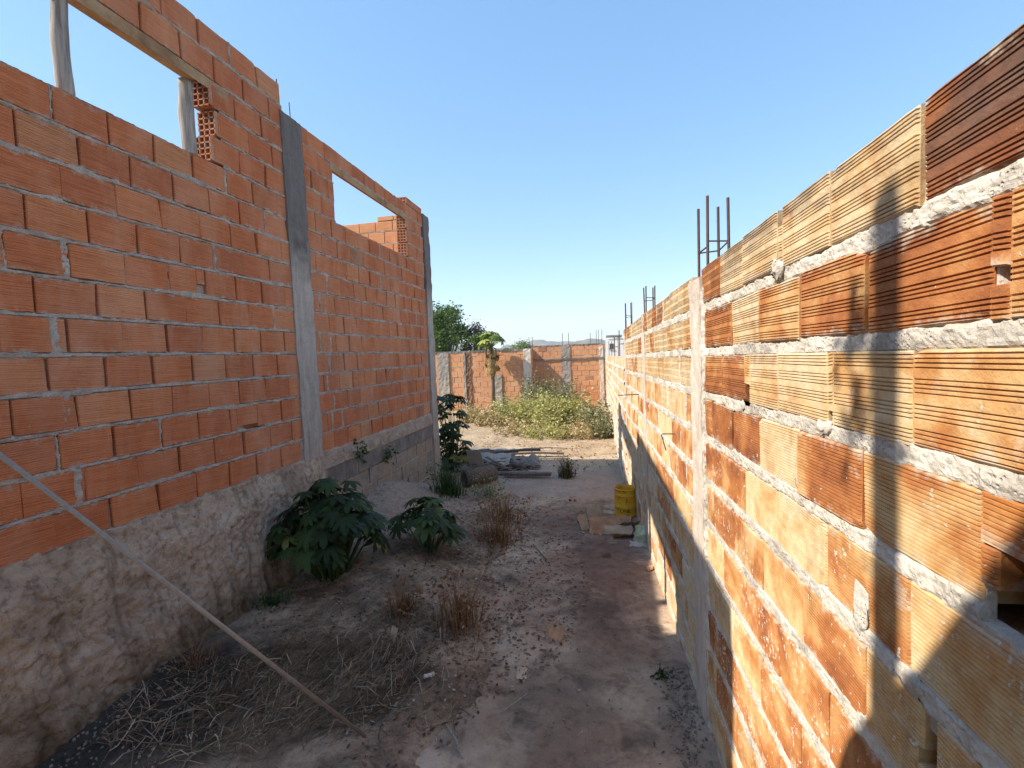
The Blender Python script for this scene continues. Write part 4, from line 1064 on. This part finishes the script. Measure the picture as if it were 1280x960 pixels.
# single twigs
def twig(pts, r, label, mat='wood_grey', name='twig', cat='twig'):
    t = MB(); P = [(x, y, gz(x, y)+dz) for x, y, dz in pts]; t.tube(P, [r*(1-.5*i/(len(P)-1)) for i in range(len(P))], 6)
    return tag(t.build(name, M[mat]), label, cat, 'twigs on the ground' if name == 'twig' else 'sticks on the sand')
twig([(-.79, 2.10, .015), (-.72, 2.02, .02), (-.66, 1.93, .012)], .005, 'pale bent twig lying at the bottom of the bare dirt patch')
twig([(-1.02, 2.13, .012), (-.93, 2.08, .025), (-.86, 2.09, .012)], .004, 'thin crooked twig left of the pale bent twig', 'wood_dark')
twig([(-.55, 2.22, .01), (-.44, 2.36, .02)], .003, 'straight thin twig pointing at the path, right of the pale bent twig')
twig([(-.55, 4.15, .015), (-.72, 4.48, .03)], .006, 'dark twig at the edge of the path', 'wood_dark')
# crumpled sheets
def crumple(x, y, L, Wd, rot, mat, label, name, cat, seed, amp=.02, lift=.01, tilt=0.0, th=.004, group=None, zoff=0.0, jag=.12):
    n, m = 14, 9; u = np.linspace(-.5, .5, n); v = np.linspace(-.5, .5, m); U, V = np.meshgrid(u, v, indexing='ij')
    ew = jag*vn(U*6+seed, V*6+seed*2); eh = jag*vn(U*7+seed*3, V*5)
    P = np.stack([(U*(1+ew)*L).ravel(), (V*(1+eh)*Wd).ravel(), (amp*fbm(U*3+seed, V*3+seed, 3)*1.5+np.abs(amp*.8*np.sin(U*9+seed))+tilt*V).ravel()], 1)
    c, s = math.cos(rot), math.sin(rot)
    Q = np.stack([x+P[:, 0]*c-P[:, 1]*s, y+P[:, 0]*s+P[:, 1]*c, P[:, 2]], 1)
    Q[:, 2] += gz(x, y)+lift+zoff
    t = MB(); F = grid_faces(n, m); N_ = n*m
    b2 = Q.copy(); b2[:, 2] -= th
    faces = F.tolist() + (F[:, ::-1]+N_).tolist()
    rim = [i*m for i in range(n)] + [(n-1)*m+j for j in range(1, m)] + [i*m+m-1 for i in range(n-2, -1, -1)] + [j for j in range(m-2, 0, -1)]
    for i in range(len(rim)): a, b_ = rim[i], rim[(i+1) % len(rim)]; faces.append((a, b_, b_+N_, a+N_))
    t.add(np.concatenate([Q, b2]), faces)
    return tag(t.build(name, M[mat]), label, cat, group)
G1 = 'flattened cardboard round the yellow bucket'
crumple(.05, 4.98, .40, .13, .10, 'card_pale', 'long flattened cardboard strip, frontmost by the yellow bucket', 'cardboard', 'cardboard', 3, .012, .014, .06, group=G1)
crumple(-.03, 5.16, .34, .13, -.18, 'card', 'brown cardboard flap in the middle of the heap before the bucket', 'cardboard', 'cardboard', 5, .014, .030, .10, group=G1)
crumple(.16, 4.84, .26, .12, .22, 'card', 'reddish brown cardboard piece nearest the crumpled plastic bag', 'cardboard', 'cardboard', 8, .016, .016, -.08, group=G1)
crumple(-.13, 5.42, .20, .10, .35, 'card_pale', 'upturned cardboard corner at the rear left of the bucket heap', 'cardboard', 'cardboard', 11, .016, .030, .25, group=G1)
crumple(-.24, 5.04, .12, .10, .8, 'card_pale', 'small folded cardboard corner sticking out leftmost from the bucket heap', 'cardboard', 'cardboard', 13, .014, .018, .25, group=G1)
crumple(.10, 5.33, .32, .14, .05, 'card', 'cardboard piece tucked directly under the front of the bucket', 'cardboard', 'cardboard', 15, .012, .010, .05, group=G1)
crumple(-.12, 4.93, .15, .09, -.5, 'card', 'small orange brown cardboard piece at the front left of the bucket heap', 'cardboard', 'cardboard', 16, .014, .022, .12, group=G1)
crumple(.22, 5.12, .22, .10, .3, 'card_pale', 'greyish cardboard offcut between the bucket and the plastic bag', 'cardboard', 'cardboard', 17, .014, .034, -.1, group=G1)
crumple(.29, 4.60, .18, .05, -.1, 'paper', 'torn white paper strip lying against the wall beside the bag', 'paper_scrap', 'paper', 19, .012, .012, .03)
crumple(-.36, 2.93, .13, .075, -.45, 'card', 'lone crumpled brown cardboard scrap in the middle of the path', 'cardboard', 'cardboard', 23, .018, .012, .1)
crumple(-.97, 2.35, .06, .025, .5, 'paper', 'small white scrap in the dirt below the rusty weeds', 'paper_scrap', 'paper', 27, .006, .008)
crumple(-1.32, 2.66, .065, .03, -.6, 'card_pale', 'pale dead leaf lying on the straw', 'fallen_leaf', 'leaf', 29, .01, .03, .1)
crumple(-.50, 2.55, .06, .10, .1, 'card_pale', 'flat pale chip set in the dirt left of the lone cardboard scrap', 'plaster_chip', 'chip', 31, .003, .004)
crumple(.33, 4.05, .07, .045, .8, 'card', 'small brown leaf curled against the foot of the right wall', 'fallen_leaf', 'leaf', 33, .015, .012)
crumple(-.02, 4.30, .07, .04, .3, 'litter', 'dark curled leaf on the path before the cardboard heap', 'fallen_leaf', 'leaf', 35, .018, .012)
# plastic bag
b = MB(); n, m = 26, 18; P = []
for i in range(n):
    for j in range(m):
        a = 2*math.pi*i/(n-1); t = -math.pi/2 + math.pi*j/(m-1); P.append((math.cos(a)*math.cos(t), math.sin(a)*math.cos(t), math.sin(t)))
P = np.array(P); a_ = np.arctan2(P[:, 1], P[:, 0])
k = .9+.55*fbm(np.cos(a_)*2.2+3, P[:, 2]*2.4+np.sin(a_)*2.2, 4)+.10*np.abs(vn(np.cos(a_)*7, np.sin(a_)*7+P[:, 2]*5))
P = P*k[:, None]*np.array([.095, .115, .105]); P[:, 2] = np.maximum(P[:, 2], -.05)
b.add(P+np.array([.325, 4.72, gz(.3, 4.72)+.055]), grid_faces(n, m))
nb = NT('creased_plastic'); pp = nb.pos(); bc = nb.ramp(nb.noise(pp, 16, 4, .6, .5), [(.35, (.50, .49, .14)), (.5, (.58, .60, .40)), (.62, (.42, .55, .52)), (.72, (.60, .58, .30))])
tag(b.build('plastic_bag', nb.fin(bc, .35, nb.bump(nb.noise(pp, 60, 4, .7, .8), .8, .01)), None, True), 'crumpled pale green and white plastic bag against the right wall', 'bag')
# the bucket
bk = thing('bucket', 'dented rusty yellow paint bucket with dark lettering standing by the right wall', 'bucket', (.205, 5.62, gz(.2, 5.62)), None, .0)
def lathe(mb, pr, n=40, dent=0.0):
    V = []
    for (r, z) in pr:
        for i in range(n):
            a = 2*math.pi*i/n; d = 1+dent*vn(np.array(math.cos(a)*1.6+z*4), np.array(math.sin(a)*1.6+3)); V.append((r*d*math.cos(a), r*d*math.sin(a), z))
    F = [(i*n+j, i*n+(j+1) % n, (i+1)*n+(j+1) % n, (i+1)*n+j) for i in range(len(pr)-1) for j in range(n)]
    mb.add(V, F)
nb = NT('rusty_yellow_paint'); pp = nb.pos(); zz = nb.sep(pp)[2]
yb = nb.mix(nb.noise(pp, 8, 3), (.66, .34, .018), (.84, .47, .035))
ru = nb.noise(nb.vmul(pp, (14, 14, 22)), 1.0, 5, .68, .3)
yb = nb.mix(nb.ramp(ru, [(.54, 0), (.66, .85)]), yb, nb.mix(nb.noise(pp, 60, 3), (.13, .05, .018), (.24, .12, .05)))
M['bucket'] = nb.fin(yb, .55, nb.bump(ru, .4, .004))
M['ink'] = mat_simple('faded_lettering', (.055, .028, .012), .8, 0, .5, 60)
b = MB(); lathe(b, [(.126, .0), (.131, .006), (.131, .018), (.126, .024), (.125, .10), (.128, .105), (.128, .112), (.124, .118), (.123, .235), (.126, .24), (.126, .248), (.121, .254), (.120, .30), (.125, .306), (.125, .318), (.118, .32), (.117, .27), (.116, .01), (.0, .006)], 44, .02)
b.build('bucket_body', M['bucket'], bk, True, None, True)
def wraptext(txt, size, ang0, z, parent):
    cu = bpy.data.curves.new('letters', 'FONT'); cu.body = txt; cu.size = size; cu.extrude = .0006; cu.align_x = 'CENTER'
    o = bpy.data.objects.new('letters_tmp', cu); col.objects.link(o)
    bpy.context.view_layer.update()
    me = bpy.data.meshes.new_from_object(o.evaluated_get(bpy.context.evaluated_depsgraph_get()))
    col.objects.unlink(o); bpy.data.objects.remove(o)
    for v in me.vertices:
        a = ang0 + v.co.x/.127; r = .1275 + v.co.z
        v.co = (r*math.cos(a), r*math.sin(a), z+v.co.y)
    me.materials.clear(); me.materials.append(M['ink'])
    return link(bpy.data.objects.new('lettering', me), parent)
wraptext('3', .055, -1.50, .175, bk); wraptext('L7NIL', .050, -1.62, .055, bk)
b = MB(); b.tube([(.127*math.cos(a), .127*math.sin(a), .30-.05*math.sin((a+.4)/3.94*math.pi)) for a in np.linspace(-.4, 3.54, 16)], .0025, 6); b.build('handle', M['rebar'], bk, False, None, True)

# the rod leaning across the lower left
tip = np.array([-1.106, 1.90, max(gz(-1.106, 1.9), gz(-1.2, 1.82), gz(-1.15, 1.86))+.016]); d = np.array([-.834, -.70, 1.447])
b = MB(); b.tube([tip, tip+d*.5, tip+d*1.1, tip+d*1.88], .0082, 14)
tag(b.build('steel_rod', M['rod'], None, True), 'long thin grey steel rod slanting across the straw in the foreground', 'rod')

# scrap heap beyond the house corner
def plank(x, y, L, w, t, rot, tilt, label, mat='wood_dark', z=.03, name='plank', cat='plank', group='scrap heap by the end pillar'):
    m_ = MB(); n = 10
    for s in (0,):
        P = []
        for i in range(n):
            u = -L/2+L*i/(n-1)
            for (a, c) in ((-w/2, 0), (w/2, 0), (w/2, t), (-w/2, t)): P.append((u, a+.008*math.sin(u*5), c+u*tilt+.006*math.sin(u*7+x)))
        F = [(i*4+j, i*4+(j+1) % 4, (i+1)*4+(j+1) % 4, (i+1)*4+j) for i in range(n-1) for j in range(4)] + [(0, 3, 2, 1), tuple((n-1)*4+j for j in range(4))]
        P = np.array(P); c, sn = math.cos(rot), math.sin(rot)
        m_.add(np.stack([x+P[:, 0]*c-P[:, 1]*sn, y+P[:, 0]*sn+P[:, 1]*c, gz(x, y)+z+P[:, 2]], 1), F)
    return tag(m_.build(name, M[mat]), label, cat, group)
crumple(-1.95, 8.15, .62, .42, .1, 'sheet', 'pale grey fibre cement sheet lying on the scrap heap', 'roof_sheet', 'sheet', 41, .03, .16, .12, .012, 'scrap heap by the end pillar', jag=.06)
crumple(-2.12, 7.62, .26, .22, -.15, 'sheet', 'small bluish grey sheet propped at the front of the scrap heap', 'roof_sheet', 'sheet', 43, .006, .12, -.55, .010, 'scrap heap by the end pillar', jag=.03)
crumple(-2.35, 7.62, .30, .2, .3, 'sheet_dark', 'dark broken sheet under the small bluish one', 'roof_sheet', 'sheet', 45, .03, .05, .3, .012, 'scrap heap by the end pillar', jag=.1)
crumple(-2.2, 8.9, .9, .4, -.1, 'sheet_dark', 'long weathered sheet at the back of the scrap heap', 'roof_sheet', 'sheet', 47, .05, .10, .1, .012, 'scrap heap by the end pillar', jag=.1)
crumple(-1.45, 8.45, .5, .25, .2, 'sheet_dark', 'brown broken sheet on the path side of the scrap heap', 'roof_sheet', 'sheet', 49, .05, .06, .15, .012, 'scrap heap by the end pillar', jag=.15)
plank(-2.0, 8.75, 1.6, .09, .04, .12, .03, 'dark plank lying across the back of the scrap heap', z=.18)
plank(-2.3, 8.35, 1.3, .10, .04, -.25, -.04, 'dark plank crossing under the pale sheet', z=.10)
plank(-1.75, 9.15, 1.9, .07, .035, .02, .0, 'thin dark plank at the rear sunny side of the heap', z=.08)
plank(-1.72, 7.66, 1.25, .035, .03, -.02, .0, 'straight pale batten along the front edge of the scrap heap', 'wood_grey', .03, 'batten', 'batten')
plank(-1.25, 7.52, .75, .10, .05, -.04, .0, 'brown board lying in the shade left of the olive tuft', 'wood_dark', .02)
twig([(-1.75, 9.0, .05), (-1.3, 9.0, .06), (-.75, 9.15, .03)], .016, 'long dark stick on the sand behind the olive tuft', 'wood_dark', 'stick', 'stick')
twig([(-1.7, 9.9, .04), (-1.2, 9.95, .05), (-.8, 10.0, .03)], .016, 'thin dark stick farther out on the sunlit sand', 'wood_dark', 'stick', 'stick')
b = MB(); re_ = random.Random(5)
for i in range(170):
    x, y = ell(-2.05, 8.3, .75, .75)(re_); L = re_.uniform(.10, .55); w_ = re_.uniform(.015, .07); a = re_.gauss(0, .5); z = gz(x, y)+re_.uniform(.01, .20)*max(.15, 1-((x+2.15)/.7)**2)
    tl = re_.gauss(0, .12); c, sn = math.cos(a), math.sin(a); rm = [[c, -sn, -tl*c], [sn, c, -tl*sn], [tl, 0, 1]]
    b.box((x, y, z), (L, w_, re_.uniform(.004, .018)), (re_.random(), 0, 0, 1), rm)
tag(b.build('debris', M['wood_dark']), 'splintered boards and chips heaped behind the end pillar', 'debris', None, 'stuff')
# rotten hollow log
b = MB(); n = 22; pr = []
ends = (np.array([-2.02, 6.55]), np.array([-1.66, 6.95]))
zc = gz(-1.85, 6.7)+.125
ax = np.append(ends[1]-ends[0], 0); ax /= np.linalg.norm(ax); sd = np.array([-ax[1], ax[0], 0])
V = []
for (t, r) in ((.0, .085), (.02, .115), (.3, .125), (.6, .12), (.98, .118), (1.0, .09), (.9, .085), (.1, .08)):
    for i in range(n):
        a = 2*math.pi*i/n; rr_n = r*(1+.12*vn(np.array(math.cos(a)*2+t*2), np.array(math.sin(a)*2)))
        V.append(np.append(ends[0]+(ends[1]-ends[0])*t, zc)+rr_n*(math.cos(a)*sd+math.sin(a)*np.array([0, 0, 1])))
F = [(i*n+j, i*n+(j+1) % n, ((i+1) % 8)*n+(j+1) % n, ((i+1) % 8)*n+j) for i in range(8) for j in range(n)]
b.add(V, F); tag(b.build('hollow_log', M['wood_dark'], None, True), 'dark hollow log lying in the grass at the scrap heap', 'log')

# ================================================================== BEYOND THE WALLS
wh = thing('white_house', 'small white house with a flat roof slab far behind the right wall', 'house', (.75, 32, -2.1))
b = MB(); b.box((.75, 33.0, -.75), (1.15, 2, 2.9)); b.box((1.65, 33.3, -1.05), (.8, 1.6, 2.2)); b.build('wall', M['plaster'], wh)
b = MB(); b.box((.72, 33.0, .97), (1.02, 2.2, .10)); b.box((1.65, 33.3, .08), (.9, 1.7, .06)); b.build('roof', M['sheet_dark'], wh)
for x in (.55,):
    b = MB(); b.box((x, 31.99, .30), (.26, .05, .34)); o = b.build('window', M['glass'], wh)
    b = MB(); b.box((x, 31.96, .10), (.34, .06, .04)); b.build('sill', M['sheet'], o)
# unseen post, and a made-up wall, placed to shade the right wall
wp = thing('shadow_post', 'unseen upright timber post, read from its shadow, with a creeper added to shape it', 'post', (-1.5, .10, -1.75))
b = MB(); b.tube([(-1.5, .10, -1.85), (-1.49, .10, .3), (-1.5, .10, 2.38)], [.044, .040, .036], 12); b.build('timber', M['wood_grey'], wp, True, (-1.5, .10, -1.75))
b = MB(); rr9 = random.Random(9)
pts = np.array([(-1.5+.03*math.sin(i), .10+.02*math.cos(i)+(.05 if 3 < i < 9 else 0), 2.36-.05*i) for i in range(14)] + [(-1.5, .16+.012*i, 2.27-.022*i) for i in range(9)] + [(-1.5, .15+.008*i, 2.14) for i in range(8)] + [(-1.5, .192+.003*i, 2.03-.014*i) for i in range(7)])
leaf_quads(b, pts, .012, .050, 95, rr9); b.build('creeper', M['castor_bright'], wp, False, (-1.5, .10, -1.75))  # leaf clusters set out to shape the blotches beside the post's shadow
sp = thing('shade_wall', 'unseen wall added behind the viewer, its sloping top shaped to shade the right wall', 'wall', (-1.15, -.6, -1.77))
b = MB(); prof = [(-2.2, -1.9), (.40, -1.9), (.40, .86), (.20, 1.145), (.0, 1.48), (-.45, 2.2), (-2.2, 2.3)]  # added wall, slope drawn so its shadow edge crosses the right wall diagonally
V = [(x, y, z) for x in (-1.20, -1.08) for y, z in prof]; k = len(prof)
b.add(V, [tuple(range(k))[::-1], tuple(range(k, 2*k))] + [(i, (i+1) % k, k+(i+1) % k, k+i) for i in range(k)]); b.build('render_coat', M['band'], sp, False, (-1.15, -.6, -1.77))
b = MB(); b.box((-1.14, -1.33, 2.33), (.20, 1.75, .06)); b.build('coping', M['beam'], sp, False, (-1.15, -.6, -1.77))

# ------------------------------------------------------------------ meshes of house and walls are written in eye coordinates
for o in list(col.objects):
    if o.parent is None:
        o.location.z += H

# ------------------------------------------------------------------ the air
me = bpy.data.meshes.new('haze'); x0, x1, y0, y1, z0, z1 = -960, 960, -90, 1540, -3.6, 62
me.from_pydata([(x, y, z) for x in (x0, x1) for y in (y0, y1) for z in (z0, z1)], [], [(0, 1, 3, 2), (4, 6, 7, 5), (0, 4, 5, 1), (2, 3, 7, 6), (0, 2, 6, 4), (1, 5, 7, 3)])
hz = bpy.data.materials.new('haze'); hz.use_nodes = True; hn = hz.node_tree
hn.nodes.remove(hn.nodes['Principled BSDF']); pv = hn.nodes.new('ShaderNodeVolumePrincipled'); pv.inputs['Color'].default_value = (.86, .90, .96, 1)
pv.inputs['Density'].default_value = .0007; pv.inputs['Anisotropy'].default_value = .2
hn.links.new(pv.outputs[0], hn.nodes['Material Output'].inputs['Volume']); me.materials.append(hz)
tag(link(bpy.data.objects.new('haze', me)), 'pale dry haze hanging over the far hills', None, None, 'stuff')

# ------------------------------------------------------------------ camera, light, sky
sc = bpy.context.scene
cam = bpy.data.cameras.new('camera'); co = bpy.data.objects.new('camera', cam); col.objects.link(co); sc.camera = co
cam.sensor_width = 36; cam.lens = 36*600/1280; cam.clip_start = .02; cam.clip_end = 4000
def rc(x, y):
    v = np.array([x-640, -(y-480), -600.0]); return v/np.linalg.norm(v)
Yc = rc(754, 439); h2 = rc(-246, 479); Zc = np.cross(Yc, h2); Zc /= np.linalg.norm(Zc); Zc *= np.sign(Zc[1]); Xc = np.cross(Yc, Zc)
Mx = Matrix([list(Xc), list(Yc), list(Zc)]).to_4x4(); Mx.translation = Vector((0, 0, H)); co.matrix_world = Mx
sun = bpy.data.lights.new('sun', 'SUN'); so = bpy.data.objects.new('sun', sun); col.objects.link(so)
sun.energy = 2.35; sun.angle = math.radians(.53); sun.color = (1.0, .90, .76)
so.rotation_euler = Vector(SUN.tolist()).to_track_quat('-Z', 'Y').to_euler(); so.location = (-8, -4, 10)
w = bpy.data.worlds.new('World'); sc.world = w; w.use_nodes = True
nt = w.node_tree; bg = nt.nodes['Background']; sky = nt.nodes.new('ShaderNodeTexSky'); sky.sky_type = 'NISHITA'; sky.sun_disc = False
sky.sun_elevation = math.asin(-SUN[2]); sky.sun_rotation = math.atan2(-SUN[0], -SUN[1]) % (2*math.pi)
sky.altitude = 900; sky.air_density = 1.0; sky.dust_density = .35; sky.ozone_density = 1.7
g = nt.nodes.new('ShaderNodeGamma'); g.inputs[1].default_value = .54; nt.links.new(sky.outputs[0], g.inputs[0])
hs = nt.nodes.new('ShaderNodeHueSaturation'); hs.inputs['Saturation'].default_value = 1.58; nt.links.new(g.outputs[0], hs.inputs['Color'])
nt.links.new(hs.outputs[0], bg.inputs[0]); bg.inputs[1].default_value = .15
sc.view_settings.view_transform = 'Standard'; sc.view_settings.look = 'None'; sc.view_settings.gamma = 1; sc.view_settings.exposure = 1.85
sc.view_settings.use_curve_mapping = False
sc.render.engine = 'CYCLES'; sc.cycles.max_bounces = 8; sc.cycles.diffuse_bounces = 5; sc.cycles.use_denoising = True
